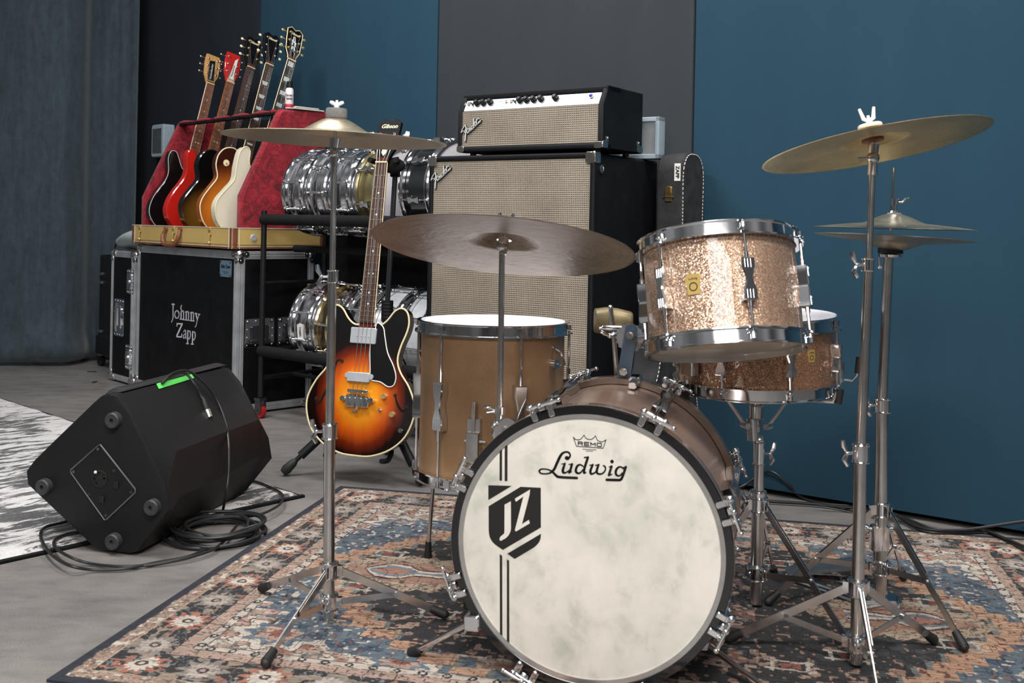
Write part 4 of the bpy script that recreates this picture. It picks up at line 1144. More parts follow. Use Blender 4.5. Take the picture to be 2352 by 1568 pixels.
cc = np.ones((nf, 4, 4), np.float32); cc[:, :, :3] = img.reshape(-1, 1, 3); at_.data.foreach_set('color', cc.ravel())
me.materials.append(MT['pile'])
rug = bpy.data.objects.new('patterned_rug', me); SC.collection.objects.link(rug); rug.matrix_world = RUGM
tag(rug, 'worn oriental rug with dark flowered border and blue-orange field under the drum kit', 'rug')
m = MB(); m.box2((-.002, .002, 0.0), (LU + .002, -LV - .002, .0058)); k = m.build('rug_edge', simple('navy_binding', srgb(38, 42, 56), .9, var=.2), rug, smooth=False)

# black and white shag rug
tip = onfloor(688, 1142); s1 = V((-.618, -.673, 0)).normalized(); s2 = V((-.73, .683, 0)); s2 = (s2 - s1 * s2.dot(s1)).normalized()
SM = Matrix.Identity(4)
for i in range(3): SM[i][0] = s1[i]; SM[i][1] = s2[i]; SM[i][2] = (0, 0, 1)[i]; SM[i][3] = tip[i]
m = MB(); nx, ny = 150, 160; Lx, Ly = 2.3, 3.2; vs = []
for i in range(nx + 1):
    for j in range(ny + 1):
        x, y = Lx * i / nx, Ly * j / ny; e = min(x, Lx - x, y, Ly - y)
        jx = .004 * (random.random() - .5) if e < .01 else 0
        vs.append((x + jx, y + jx, .004 + .012 * min(1, e / .02) + .005 * mnoise.noise(V((x * 9, y * 9, 0)))))
fs = [(i * (ny + 1) + j, (i + 1) * (ny + 1) + j, (i + 1) * (ny + 1) + j + 1, i * (ny + 1) + j + 1) for i in range(nx) for j in range(ny)]
m.add(vs, fs); sh = m.build('shag_rug', MT['shag'], normals=False); sh.matrix_world = SM
tag(sh, 'black and white distressed shag rug at the left under the wedge speaker', 'rug')
m = MB(); m.box2((-.012, -.012, 0), (Lx, Ly, .004)); m.box2((-.012, -.012, 0), (Lx, .004, .008)); m.build('dark_edging', MT['foam'], sh, smooth=False)
# ================================================================== amplifier and speaker cabinet
def basis(o, x, z=(0, 0, 1)):
    z = V(z); x = V(x).normalized(); y = z.cross(x); M = Matrix.Identity(4)
    for i in range(3): M[i][0] = x[i]; M[i][1] = y[i]; M[i][2] = z[i]; M[i][3] = o[i]
    return M
AM = basis((.255, 3.2, 0), (.824, -.566, 0))
CW, CD_, CH_ = .668, .44, 1.116
cab = thing('speaker_cabinet', 'tall black speaker cabinet with silver woven grille behind the floor tom', 'speaker cabinet', AM @ T(-CW / 2, 0, 0))
o = T(CW / 2, 0, 0)
def shell_box(m, x0, x1, y0, y1, z0, z1, fr, rec):
    # open fronted box: four rails round a recessed baffle
    m.rbox(((x0 + x1) / 2, (y0 + y1) / 2 + rec / 2, (z0 + z1) / 2), (x1 - x0 - .002, y1 - y0 - rec, z1 - z0 - .002), .012, ax='y')
    for a, b in (((x0, z0), (x0 + fr, z1)), ((x1 - fr, z0), (x1, z1)), ((x0, z1 - fr), (x1, z1)), ((x0, z0), (x1, z0 + fr))):
        m.rbox(((a[0] + b[0]) / 2, y0 + rec / 2 + .006, (a[1] + b[1]) / 2), (b[0] - a[0], rec + .012, b[1] - a[1]), .007, ax='z' if b[1] - a[1] > b[0] - a[0] else 'x')
m = MB(); m.M = o; shell_box(m, -CW, 0, 0, CD_, .03, CH_, .019, .014); m.build('cabinet_body', MT['tolex'], cab)
m = MB(); m.M = o; m.box2((-CW + .020, .006, .050), (-.020, .016, CH_ - .020)); m.build('grille_cloth', MT['grille'], cab, smooth=False)
def corner_cap(m, x, y, z, sx, sy, sz, s=.034):
    m.rbox((x - sx * s / 2, y - sy * .0005, z - sz * s / 2), (s, .003, s), .006, ax='y')
    m.rbox((x + sx * .0005, y + -sy * s / 2, z - sz * s / 2), (.003, s, s), .006, ax='x')
    m.rbox((x - sx * s / 2, y - sy * s / 2, z + sz * .0005), (s, s, .003), .006)
    m.sphere((x - sx * .003, y - sy * .003, z - sz * .003), .0075)
for sx, x in ((1, 0), (-1, -CW)):
    for sz, z in ((1, CH_), (-1, .03)):
        m = MB(); m.M = o; corner_cap(m, x, 0, z, sx, -1, sz); m.build('corner_cap', MT['nickel'], cab)
m = MB(); m.M = o; m.lathe([(.006, 0), (.013, 0), (.014, .004), (.007, .007), (.006, .004)], 24, T(.001, .038, CH_ - .052) @ RY(pi / 2), closed=True); m.build('screw_cup', MT['nickel'], cab)
for x in (-CW + .06, -.06):
    for y in (.06, CD_ - .06):
        m = MB(); m.M = o; m.cyl((x, y, 0), (x, y, .031), .018, .02, 16); m.build('foot', MT['rubber'], cab)

BG = [([(240, 1060), (300, 900), (415, 720)], 34), ([(415, 720), (450, 800), (450, 1000), (420, 1420)], 46), ([(250, 1055), (320, 985), (400, 1000), (370, 1070)], 30),
      ([(480, 970), (560, 890), (500, 850), (485, 960), (530, 1065), (590, 960), (620, 860), (640, 960)], 28), ([(640, 950), (680, 840), (700, 920), (740, 870)], 26),
      ([(800, 800), (730, 870), (700, 800), (790, 730)], 28), ([(810, 420), (800, 800)], 36), ([(845, 650), (905, 590), (880, 550), (840, 640), (870, 745), (930, 660)], 26),
      ([(930, 670), (940, 450)], 32), ([(935, 540), (1000, 405), (1060, 450)], 28), ([(1000, 630), (1120, 500)], 40), ([(520, 1100), (760, 900), (960, 700), (1120, 560)], 12)]
def amp_badge(parent, dx, dy, yoff):
    Mi = parent.matrix_world.inverted(); n = AM.to_3x3() @ V((0, 1, 0)); p0 = AM @ V((0, yoff, 0))
    def loc(px, py):
        q = Mi @ onplane(px, py, p0, n); return (q.x, q.z)
    F_ = Matrix(((1, 0, 0, 0), (0, 0, -1, (Mi @ p0).y), (0, 1, 0, 0), (0, 0, 0, 1)))
    for nm, add, h0, h1, mt in (('badge_backing', 34, 0, .004, 'ink'), ('script_badge', 0, .004, .0065, 'chrome')):
        m = MB()
        for pts, w in BG:
            q = spline(pts, 4, closed=False) if len(pts) > 2 else pts
            P = [loc(980 + a / 19.6 + dx + (add > 0) * .5, 360 + b / 19.6 + dy + (add > 0) * .7) for a, b in q]
            m.ribbon(P, (w + add) / 19.6 / 2350 * 3.4, h0, h1 - h0, F_, k=8)
        if mt == 'ink': bk = m.build(nm, MT['ink'], parent, smooth=False)
        else: m.build(nm, simple('silver_badge', (.74, .74, .74, 1), .45, .2), bk)
bpy.context.view_layer.update()
amp_badge(cab, 0, 0, .006)

HX0, HX1, HZ0, HH, HD_ = -.544, .025, CH_ + .012, .200, .27
head_ = thing('amplifier_head', 'black amplifier head with silver control panel and blue jewel light on the tall cabinet', 'amplifier', AM @ T((HX0 + HX1) / 2, 0, HZ0))
hw = (HX1 - HX0) / 2
m = MB(); prof = [(.012, 0), (HD_, 0), (HD_, HH), (.042, HH), (.012, .138)]
P_ = Matrix(((0, 0, 1, 0), (1, 0, 0, 0), (0, 1, 0, 0), (0, 0, 0, 1)))
m.prism(prof, -hw + .004, hw - .004, P_)
front = [(0, 0), (HD_, 0), (HD_, HH), (.034, HH), (0, .138)]
for s in (-1, 1): m.prism([(0.0, 0), (.10, 0), (.10, HH), (.036, HH), (0, .118)], s * hw - .011, s * hw + .011 if False else s * hw, P_, bev=0.0) if False else m.prism(front, min(s * hw, s * (hw - .018)), max(s * hw, s * (hw - .018)), P_, bev=.004)
m.rbox((0, .073, HH - .011), (2 * hw, .09, .022), .006, ax='x'); m.rbox((0, .03, .008), (2 * hw, .06, .018), .006, ax='x')
m.build('cabinet_body', MT['tolex'], head_)
m = MB(); m.box2((-hw + .019, .004, .018), (hw - .019, .013, .137)); m.build('grille_cloth', MT['grille'], head_, smooth=False)
sl = V((0, .034, HH - .138)).normalized(); nn_ = V((0, -sl.z, sl.y))
PM = Matrix.Identity(4)
for i in range(3): PM[i][0] = (1, 0, 0)[i]; PM[i][1] = sl[i]; PM[i][2] = nn_[i]; PM[i][3] = (0, .008, .138)[i]
m = MB(); m.M = PM; m.rbox((0, .022, 0), (2 * hw - .038, .044, .004), .003); panel = m.build('control_panel', simple('brushed_silver_panel', srgb(205, 210, 208), .3, .75, var=.06, scale=30), head_)
def pxpanel(px, py):
    w = head_.matrix_world @ PM; q = w.inverted() @ onplane(px, py, w @ V((0, 0, .002)), (w.to_3x3() @ V((0, 0, 1)))); return q
def cp(cx, cy): return pxpanel(1050 + cx / 6.357, 190 + cy / 6.357)
for cx, cy in ((300, 305), (392, 300), (492, 290), (925, 262), (1022, 258), (1125, 252), (1232, 243), (1445, 228)):
    q = cp(cx, cy); m = MB(); m.M = PM; m.cyl((q.x, q.y, .002), (q.x, q.y, .006), .0115, .011, 24)
    for i in range(10):
        a = 2 * pi * i / 10; m.box((q.x + .0085 * cos(a), q.y + .0085 * sin(a), .010), (.003, .003, .012))
    m.cyl((q.x, q.y, .006), (q.x, q.y, .019), .0085, .0068, 20); kn = m.build('knob', MT['black_gloss'], panel)
    m = MB(); m.M = PM; m.cyl((q.x, q.y, .019), (q.x, q.y, .020), .0052, n=20); m.build('knob_cap', MT['chrome'], panel)
for cx, cy in ((112, 318), (178, 312), (722, 275), (793, 272)):
    q = cp(cx, cy); m = MB(); m.M = PM; m.lathe([(.003, .002), (.0065, .002), (.0065, .006), (.003, .006)], 18, T(q.x, q.y, 0), closed=True); m.cyl((q.x, q.y, .002), (q.x, q.y, .003), .004, n=12); m.build('input_jack', MT['nickel'], panel)
for cx, cy in ((230, 315), (848, 275)):
    q = cp(cx, cy); m = MB(); m.M = PM; m.cyl((q.x, q.y, .002), (q.x, q.y - .003, .014), .0022, .003, 10); m.cyl((q.x, q.y, .002), (q.x, q.y, .005), .0045, n=6); m.build('toggle_switch', MT['black_chrome'], panel)
q = cp(1965, 200); m = MB(); m.M = PM; m.cyl((q.x, q.y, .002), (q.x, q.y, .008), .008, n=20); m.build('jewel_bezel', MT['nickel'], panel)
m = MB(); m.M = PM; m.sphere((q.x, q.y, .008), .0062, sc=(1, 1, .8)); jj = m.build('jewel_light', MT['blue_glass'], panel)
q = cp(1725, 188); m = MB(); text_mesh('BASSMAN', .013, PM @ T(q.x, q.y, .0022), m, .0002, shear=.3); m.build('lettering', simple('blue_grey_print', srgb(120, 130, 140), .5), panel)
m = MB(); m.M = PM
for cx0, cx1, yy in ((560, 690, 275), (1300, 1400, 240), (1510, 1640, 215)):
    a, b = cp(cx0, yy), cp(cx1, yy - 8); m.box(((a.x + b.x) / 2, (a.y + b.y) / 2, .0021), (abs(b.x - a.x), .0012, .0004))
m.build('panel_stripe', simple('blue_stripe', srgb(96, 120, 134), .5), panel) 
amp_badge(head_, 69, -109, .004)
for s in (-1, 1):
    for y in (0, HD_):
        m = MB(); sy = -1 if y == 0 else 1
        m.rbox((s * (hw + .001), y - sy * .017, .012), (.003, .034, .022), .006, ax='x'); m.rbox((s * (hw + .001), y - sy * .030, .028), (.003, .014, .022), .005, ax='x')
        if y == 0: m.rbox((s * (hw - .014), -.001, .010), (.03, .003, .02), .006, ax='y')
        m.sphere((s * (hw + .002), y - sy * .030, .033), .0035)
        m.build('corner_bracket', MT['nickel'], head_)
        m = MB(); m.cyl((s * (hw - .04), abs(y - .04), -.012), (s * (hw - .04), abs(y - .04), 0), .011, n=14); m.build('foot', MT['rubber'], head_)

# clear plastic box standing behind the head
PB = AM @ T(-.02, .365, CH_)
pb = thing('plastic_box', 'translucent grey plastic box standing on the cabinet behind the amplifier head', 'box', PB)
m = MB(); 
def frame_rect(m, w, h, t, d, M=None):
    for a, b in (((-w / 2, 0), (-w / 2 + t, h)), ((w / 2 - t, 0), (w / 2, h)), ((-w / 2, 0), (w / 2, t)), ((-w / 2, h - t), (w / 2, h))):
        m.rbox(((a[0] + b[0]) / 2, 0, (a[1] + b[1]) / 2), (b[0] - a[0], d, b[1] - a[1]), min(t, .01) * .45, M=M)
m.M = T(-0.010, 0, 0); frame_rect(m, .16, .142, .016, .05); m.build('rim', MT['grey_plastic'], pb)
m = MB(); m.M = T(-0.010, 0, 0); m.box((0, -.020, .070), (.136, .002, .118)); m.build('clear_lid', MT['frosted'], pb)
m = MB(); m.M = T(-0.010, 0, 0); m.box((0, .018, .070), (.136, .004, .118)); m.rbox((.02, 0, .06), (.05, .02, .08), .006); m.build('back_tray', MT['black_plastic'], pb)

# ================================================================== black guitar case leaning in the corner
GM = AM @ T(.055, .29, .0)
gc = thing('guitar_case', 'upright black guitar case with worn stitching, tape label and brass latch beside the tall cabinet', 'guitar case', GM)
ol = spline([(.0, .0), (.10, .01), (.185, .08), (.205, .20), (.175, .33), (.145, .43), (.155, .53), (.135, .60), (.10, .66), (.085, .75), (.085, .95), (.085, 1.07), (.055, 1.125), (0, 1.138),
             (-.055, 1.125), (-.085, 1.07), (-.085, .95), (-.085, .75), (-.10, .66), (-.135, .60), (-.155, .53), (-.145, .43), (-.175, .33), (-.205, .20), (-.185, .08), (-.10, .01)], 4)
def gpos(p): # outline (w,h) -> local (y,z); head end shifted towards the wall
    s = .115 * min(1, max(0, (p[1] - .35) / .4)); return (p[0] * (1 if p[1] < .7 else 1.0) + s, p[1])
GP = [gpos(p) for p in ol]
Px = Matrix(((0, 0, 1, 0), (1, 0, 0, 0), (0, 1, 0, 0), (0, 0, 0, 1)))
felt = simple('worn_black_case_cloth', (0.020, 0.021, 0.024, 1), .8, 0, var=.55, scale=22, bump=.4, bscale=260)
m = MB(); m.prism(GP, 0, .095, Px, bev=.006); m.build('case_shell', felt, gc)
def stitch(x):
    m = MB(); n = len(GP); pts = []
    c = (sum(p[0] for p in GP) / n, sum(p[1] for p in GP) / n)
    for i, p in enumerate(GP):
        a = V(GP[i - 1]); b = V(GP[(i + 1) % n]); d = (b - a).normalized(); nn = V((-d.y, d.x)); q = V(p) + nn * .006
        pts.append((x, q.x, q.y))
    L = 0; m2 = MB(); pts.append(pts[0])
    for i in range(len(pts) - 1):
        a, b = V(pts[i]), V(pts[i + 1]); k = max(1, int((b - a).length / .011))
        for j in range(k):
            m2.cyl(a.lerp(b, j / k), a.lerp(b, (j + .62) / k), .0016, n=5)
    return m2
sm_ = stitch(.0955).build('stitching', MT['cloth_white'], gc); sm_['kind'] = 'stuff'
yb = min(p[0] for p in GP if .85 < p[1] < 1.05)
m = MB(); m.rbox((.048, yb - .002, .995), (.026, .006, .05), .004, ax='y'); m.cyl((.03, yb - .007, .985), (.07, yb - .007, .985), .003, n=8); m.rbox((.05, yb - .006, 1.01), (.016, .006, .022), .003, ax='y'); m.build('latch', MT['brass'], gc)
m = MB(); m.box((.078, yb - .0012, 1.068), (.022, .0012, .058)); tp = m.build('tape_label', MT['white_plastic'], gc)
m = MB(); text_mesh('ZAPP', .0175, Matrix(((0, -1, 0, .078), (0, 0, -1, yb - .0022), (-1, 0, 0, 1.055), (0, 0, 0, 1))) if False else Matrix.Translation((.078, yb - .0022, 1.068)) @ Matrix(((0, 1, 0, 0), (0, 0, -1, 0), (-1, 0, 0, 0), (0, 0, 0, 1))), m, .0003, bold=.0006); m.build('lettering', MT['ink'], tp)

# ================================================================== flight cases
FM = basis((-1.225, 4.59, 0), (.70, -.714, 0))
def alu_edge(m, a, b, w, na, nb):
    # angle profile along an edge; na, nb = outward normals of the two faces
    a, b, na, nb = V(a), V(b), V(na), V(nb); t = .0016
    for n_, o_ in ((na, nb), (nb, na)):
        c = (a + b) / 2 + n_ * t / 2 - o_ * w / 2; d = b - a
        sz = [abs(d[i]) + abs(n_[i]) * t + abs(o_[i]) * w for i in range(3)]
        m.box(c, sz)
        for k in (.25, .62):
            c2 = (a + b) / 2 + n_ * (t + .0006) - o_ * w * k; sz2 = [abs(d[i]) + abs(n_[i]) * .0014 + abs(o_[i]) * .003 for i in range(3)]; m.box(c2, sz2)
def flight(name, label, x0, x1, y1, z0, z1, w=.034, lid=False):
    f = thing(name, label, 'flight case', FM @ T((x0 + x1) / 2, y1 / 2, 0)); O = T(-(x0 + x1) / 2, -y1 / 2, 0)
    m = MB(); m.M = O; m.box2((x0 + .001, .001, z0), (x1 - .001, y1, z1)); m.build('body', MT['laminate'], f, smooth=False)
    E = [((x0, 0, z0), (x0, 0, z1), (-1, 0, 0), (0, -1, 0)), ((x1, 0, z0), (x1, 0, z1), (1, 0, 0), (0, -1, 0)), ((x1, y1, z0), (x1, y1, z1), (1, 0, 0), (0, 1, 0)), ((x0, y1, z0), (x0, y1, z1), (-1, 0, 0), (0, 1, 0))]
    for z, s in ((z0, -1), (z1, 1)):
        E += [((x0, 0, z), (x1, 0, z), (0, -1, 0), (0, 0, s)), ((x1, 0, z), (x1, y1, z), (1, 0, 0), (0, 0, s)), ((x0, 0, z), (x0, y1, z), (-1, 0, 0), (0, 0, s)), ((x0, y1, z), (x1, y1, z), (0, 1, 0), (0, 0, s))]
    for e in E:
        m = MB(); m.M = O; alu_edge(m, *e[:2], w, *e[2:]); m.build('edge_profile', MT['aluminium'], f, smooth=False)
    for x, sx in ((x0, -1), (x1, 1)):
        for y, sy in ((0, -1), (y1, 1)):
            for z, sz in ((z0, -1), (z1, 1)):
                m = MB(); m.M = O; m.sphere((x - sx * .013, y - sy * .013, z - sz * .013), .025)
                for ax in range(3):
                    for q in (-1, 1):
                        pass
                for (dx, dy, dz, n_) in ((-.040, 0, -.012, 'y'), (-.012, 0, -.040, 'y'), (0, -.040, -.012, 'x'), (0, -.012, -.040, 'x'), (-.030, -.012, 0, 'z'), (-.012, -.030, 0, 'z')):
                    c = (x + sx * dx + (sx * .002 if n_ == 'x' else 0), y + sy * dy + (sy * .002 if n_ == 'y' else 0), z + sz * dz + (sz * .002 if n_ == 'z' else 0))
                    m.cyl(V(c) - V((n_ == 'x', n_ == 'y', n_ == 'z')) * .003, V(c) + V((n_ == 'x', n_ == 'y', n_ == 'z')) * .003, .014, n=14)
                    m.sphere(c, .0052, sc=(1.0, 1.0, 1.0))
                m.build('ball_corner', MT['worn_chrome'], f)
    return f, O
def dish(parent, O, M, w, h, handle=True, latch=False):
    # recessed steel dish; M: x across, y up, z out
    m = MB(); m.M = O @ M
    for a in ((0, h / 2 - .012, w, .024), (0, -h / 2 + .012, w, .024), (-w / 2 + .012, 0, .024, h), (w / 2 - .012, 0, .024, h)):
        m.rbox((a[0], a[1], .0015), (a[2], a[3], .003), .010)
    m.box((0, 0, .0006), (w - .04, h - .04, .001))
    n = 0
    for i in range(4):
        for s in (-1, 1):
            m.sphere((-w / 2 + .012 + (w - .024) * i / 3, s * (h / 2 - .010), .003), .0034, n=8, m=6); m.sphere((s * (w / 2 - .010), -h / 2 + .012 + (h - .024) * i / 3, .003), .0034, n=8, m=6)
    d = m.build('recessed_plate', MT['chrome'], parent)
    m = MB(); m.M = O @ M
    if handle:
        r = .0055; m.tube(spline([(-w * .30, -h * .22, .004), (-w * .30, -h * .30, .010), (0, -h * .30, .012), (w * .30, -h * .30, .010), (w * .30, -h * .22, .004)], 4, False) if w > h else [(-w * .22, -h * .30, .006), (-w * .10, -h * .30, .014), (-w * .10, h * .30, .014), (-w * .22, h * .30, .006)], r, 8)
        m.rbox((0, h * .02, .006), (w * .60, h * .48, .008), .008); m.build('spring_handle', MT['black_chrome'] if w > h else MT['chrome'], d)
    if latch:
        m.rbox((0, 0, .006), (w * .5, h * .62, .008), .006); m.cyl((0, 0, .004), (0, 0, .015), .011, n=14); m.box((0, 0, .017), (.020, .004, .007)); m.cyl((-.018, h * .22, .01), (.018, h * .22, .01), .003, n=8); m.cyl((-.018, -h * .22, .01), (.018, -h * .22, .01), .003, n=8)
        m.build('butterfly_latch', MT['chrome'], d)
fc, O = flight('flight_case', 'big black flight case with aluminium edges and a stencilled name on its front', -1.025, 0, .40, .012, .738)
FRONT = lambda x, z: Matrix(((1, 0, 0, x), (0, 0, -1, 0), (0, 1, 0, z), (0, 0, 0, 1)))
SIDE = lambda y, z: Matrix(((0, 0, 1, 0), (1, 0, 0, y), (0, 1, 0, z), (0, 0, 0, 1)))
def px_side(px, py):
    q = FM.inverted() @ onplane(px, py, FM.translation, FM.to_3x3() @ V((1, 0, 0))); return q.y, q.z
def px_front(px, py, off=0.0):
    q = FM.inverted() @ onplane(px, py, FM @ V((0, off, 0)), FM.to_3x3() @ V((0, 1, 0))); return q.x, q.z
y_, z_ = px_side(592, 764); dish(fc, O, SIDE(.115, z_), .15, .13)
dish(fc, O, SIDE(.285, z_), .15, .13)
# name plate
x_, z_ = px_front(519, 617); m = MB(); m.M = O @ FRONT(x_, z_); m.rbox((0, 0, .001), (.105, .075, .002), .008); npl = m.build('maker_plate', simple('blue_grey_plate', srgb(112, 140, 160), .4, .4, var=.08), fc)
m = MB(); m.M = None
for sx in (-1, 1):
    for sy in (-1, 1): m.sphere((0, 0, 0), .004, M=O @ FRONT(x_, z_) @ T(sx * .044, sy * .030, .002))
text_mesh('Safe Case', .022, O @ FRONT(x_, z_) @ T(0, .010, .0022), m, .0003, bold=.0008); m.box((0, 0, 0), (.056, .0016, .0004), O @ FRONT(x_, z_) @ T(0, -.014, .0023)); m.box((0, 0, 0), (.040, .0016, .0004), O @ FRONT(x_, z_) @ T(0, -.021, .0023)); m.build('lettering', MT['ink'], npl)
# stencilled name: strokes in the photo's own proportions on the front face
nm = MB(); FY = O @ Matrix(((1, 0, 0, 0), (0, 0, -1, 0), (0, 1, 0, 0), (0, 0, 0, 1)))
def ns(pts, w, sm=True):
    q = spline(pts, 4, closed=False) if sm and len(pts) > 2 else pts
    P = [px_front(380 + a / 12.06, 680 + b / 12.06) for a, b in q]
    if isinstance(w, (list, tuple)):
        n = len(P) - 1; W_ = []
        for i in range(n + 1):
            t = i / n * (len(w) - 1); a = int(min(t, len(w) - 2)); W_.append((w[a] * (1 - t + a) + w[a + 1] * (t - a)) / 12.06 / 2350 * 6.9)
    else: W_ = w / 12.06 / 2350 * 6.9
    nm.ribbon(P, W_, .0008, .0008, FY, k=8)
ns([(185, 222), (255, 228)], 26, False); ns([(220, 230), (215, 420), (215, 600), (175, 715)], [50, 34, 34, 22])
ns([(325, 395), (272, 450), (270, 560), (325, 610), (375, 560), (378, 460), (325, 395)], [24, 36, 38, 22, 38, 36, 24])
ns([(455, 260), (430, 320), (455, 400)], [26, 44, 20]); ns([(440, 440), (438, 630)], 36); ns([(405, 632), (470, 632)], 20, False); ns([(440, 440), (490, 410), (508, 470), (508, 640)], [14, 30, 36, 36]); ns([(480, 648), (530, 650)], 20, False)
for dx in (0, 138):
    ns([(555 + dx, 440 + dx * .15), (585 + dx, 440 + dx * .15)], 20, False); ns([(583 + dx, 430 + dx * .15), (580 + dx, 655 + dx * .15)], 34); ns([(550 + dx, 655 + dx * .15), (605 + dx, 660 + dx * .15)], 18, False)
    ns([(583 + dx, 450 + dx * .15), (625 + dx, 430 + dx * .15), (645 + dx, 480 + dx * .15), (642 + dx, 660 + dx * .15)], [12, 30, 34, 34]); ns([(620 + dx, 662 + dx * .15), (665 + dx, 668 + dx * .15)], 18, False)
ns([(825, 478), (880, 485)], 20, False); ns([(910, 495), (962, 503)], 18, False); ns([(850, 485), (885, 640)], [40, 24], False); ns([(942, 500), (885, 680), (860, 800), (832, 850)], [20, 24, 26, 26])
ns([(325, 830), (325, 760), (470, 768)], 26, False); ns([(470, 772), (320, 1100)], 44, False); ns([(315, 1120), (455, 1130), (458, 1050)], 26, False)
ns([(510, 985), (540, 940), (565, 990), (570, 1170)], [22, 22, 34, 30]); ns([(560, 1040), (505, 1090), (510, 1160), (565, 1120)], [16, 30, 28, 16])
for dx in (0, 132):
    ns([(628 + dx, 960 + dx * .2), (620 + dx, 1310 + dx * .1)], 36, False); ns([(585 + dx, 1312 + dx * .1), (648 + dx, 1316 + dx * .1)], 20, False)
    ns([(635 + dx, 975 + dx * .2), (680 + dx, 970 + dx * .2), (700 + dx, 1080 + dx * .2), (665 + dx, 1185 + dx * .2), (640 + dx, 1150 + dx * .2)], [12, 28, 36, 26, 10])
nm.build('stencilled_name', MT['white_paint'], fc, smooth=False)

fc2, O2 = flight('flight_case', 'narrow black flight case with two butterfly latches, left of the bigger one', -1.345, -1.052, .40, .012, .700, w=.030)
x_, z_ = px_front(303, 647); 
for zz in (z_, px_front(298, 820)[1]): dish(fc2, O2, FRONT(-1.105, zz), .085, .13, handle=False, latch=True)
x_, z_ = px_front(286, 731); dish(fc2, O2, FRONT(-1.235, z_), .12, .20)
m = MB(); m.M = O2; m.box2((-1.092, -.004, .02), (-1.080, .002, .69)); m.build('joint_profile', MT['aluminium'], fc2, smooth=False)

# grey cloth bag on the narrow case
m = MB(); rings = []
for i in range(9):
    t = i / 8; ring = []
    for k in range(24):
        a = 2 * pi * k / 24; rr = (sin(pi * min(1, .12 + t * .8))) ** .6
        x = -1.39 + .33 * t; w = .17 * rr * (1 + .1 * sin(a * 3)); h = (.020 + .080 * t) * rr
        ring.append((x + .02 * cos(a), .17 + w * cos(a), .7045 + h + h * sin(a) * (1 + .15 * sin(a * 5 + i))))
    rings.append(ring)
m.loft(rings); bag = m.build('grey_bag', MT['cloth_grey'], ang=80); bag.matrix_world = FM; tag(bag, 'crumpled grey cloth bag lying on the narrow flight case', 'bag')
m = MB()
for zc0, y0 in ((.74, .04), (.72, .03)):
    m.tube([(-1.34, y0, zc0 - .01), (-1.2, y0 - .02, zc0), (-1.07, y0 - .02, zc0 + .03)], .003, 6)
# ================================================================== guitar rack case
RCM = FM
rc = thing('guitar_rack_case', 'open tan tweed guitar rack case lined in crushed red plush on the big flight case', 'guitar case', FM @ T(-.51, .22, .7402))
O3 = T(.51, -.22, -.7402)
X0, X1, YB, ZB, ZT = -1.03, 0.000, .455, .7505, .846
m = MB(); m.M = O3
m.box2((X0, -.03, ZB), (X1, YB, ZB + .02))
for a, b in (((X0, -.03, ZB), (X1, -.016, ZT)), ((X0, YB - .014, ZB), (X1, YB, ZT)), ((X0, -.03, ZB), (X0 + .014, YB, ZT)), ((X1 - .014, -.03, ZB), (X1, YB, ZT))): m.box2(a, b)
base = m.build('tweed_tray', MT['tweed'], rc, smooth=False)
m = MB(); m.M = O3
for (x, y) in ((X0, -.03), (X1, -.03), (X1, YB)):
    m.rbox((x - (.012 if x > -.5 else -.012), y + (.012 if y < 0 else -.012), (ZB + ZT) / 2), (.030, .030, ZT - ZB + .002), .008)
m.box2((X0, -.0315, ZB), (X1, -.029, ZB + .010)); m.box2((X1 - .001, -.03, ZB), (X1 + .0015, YB, ZB + .012)); m.build('leather_corner', MT['leather'], rc)
m = MB(); m.M = O3
for z in (ZT, ZB + .0115):
    m.box2((X0, -.0325, z - .003), (X1, -.029, z)); m.box2((X1, -.03, z - .003), (X1 + .0025, YB, z))
for x in (X1 - .032, X1 - .002, X0 + .03): m.box2((x - .0015, -.0325, ZB), (x + .0015, -.030, ZT))
m.box2((X1, .002, ZB), (X1 + .0025, .005, ZT))
m.build('white_piping', MT['cloth_white'], rc, smooth=False)
m = MB(); m.M = O3; m.box2((X0 + .014, -.016, ZB + .02), (X1 - .014, YB - .014, ZB + .045)); m.build('plush_floor', MT['plush'], rc)
prof = [(.012, ZT - .05), (YB - .02, ZT - .05), (YB + .01, 1.408), (.212, 1.398), (.197, 1.378), (.012, .99)]
for nme, xa, xb in (('right', -.050, X1 - .002), ('left', X0 + .002, X0 + .045)):
    m = MB(); m.M = O3
    # subdivided plush panel so that the pile can be uneven
    m.prism([(p[0], p[1]) for p in prof], xa, xb, Matrix(((0, 0, 1, 0), (1, 0, 0, 0), (0, 1, 0, 0), (0, 0, 0, 1))), bev=.010)
    m.build('plush_panel', MT['plush'], rc)
m = MB(); m.M = O3; m.box2((X0 + .04, .435, ZT - .04), (-.045, .447, 1.398)); m.build('back_board', MT['foam'], rc, smooth=False)
m = MB(); m.M = O3; m.box2((X0 + .04, .195, 1.376), (-.045, .232, 1.386)); m.build('neck_rest_board', MT['foam'], rc, smooth=False)
m = MB(); m.M = O3
x = X0 + .03
while x < -.06:
    L = min(.150, -.055 - x); rings = []
    for i in range(8):
        t = i / 7; r = .013 * (sin(pi * (.06 + .88 * t)) ** .4) * (1 + .15 * sin(9 * t + x * 40)); rings.append([(x + L * t, .206 + r * 1.5 * cos(a), 1.390 + r * .75 * sin(a)) for a in [2 * pi * k / 12 for k in range(12)]])
    m.loft(rings); x += .1875
m.build('plush_neck_rest', MT['plush'], rc, ang=80)
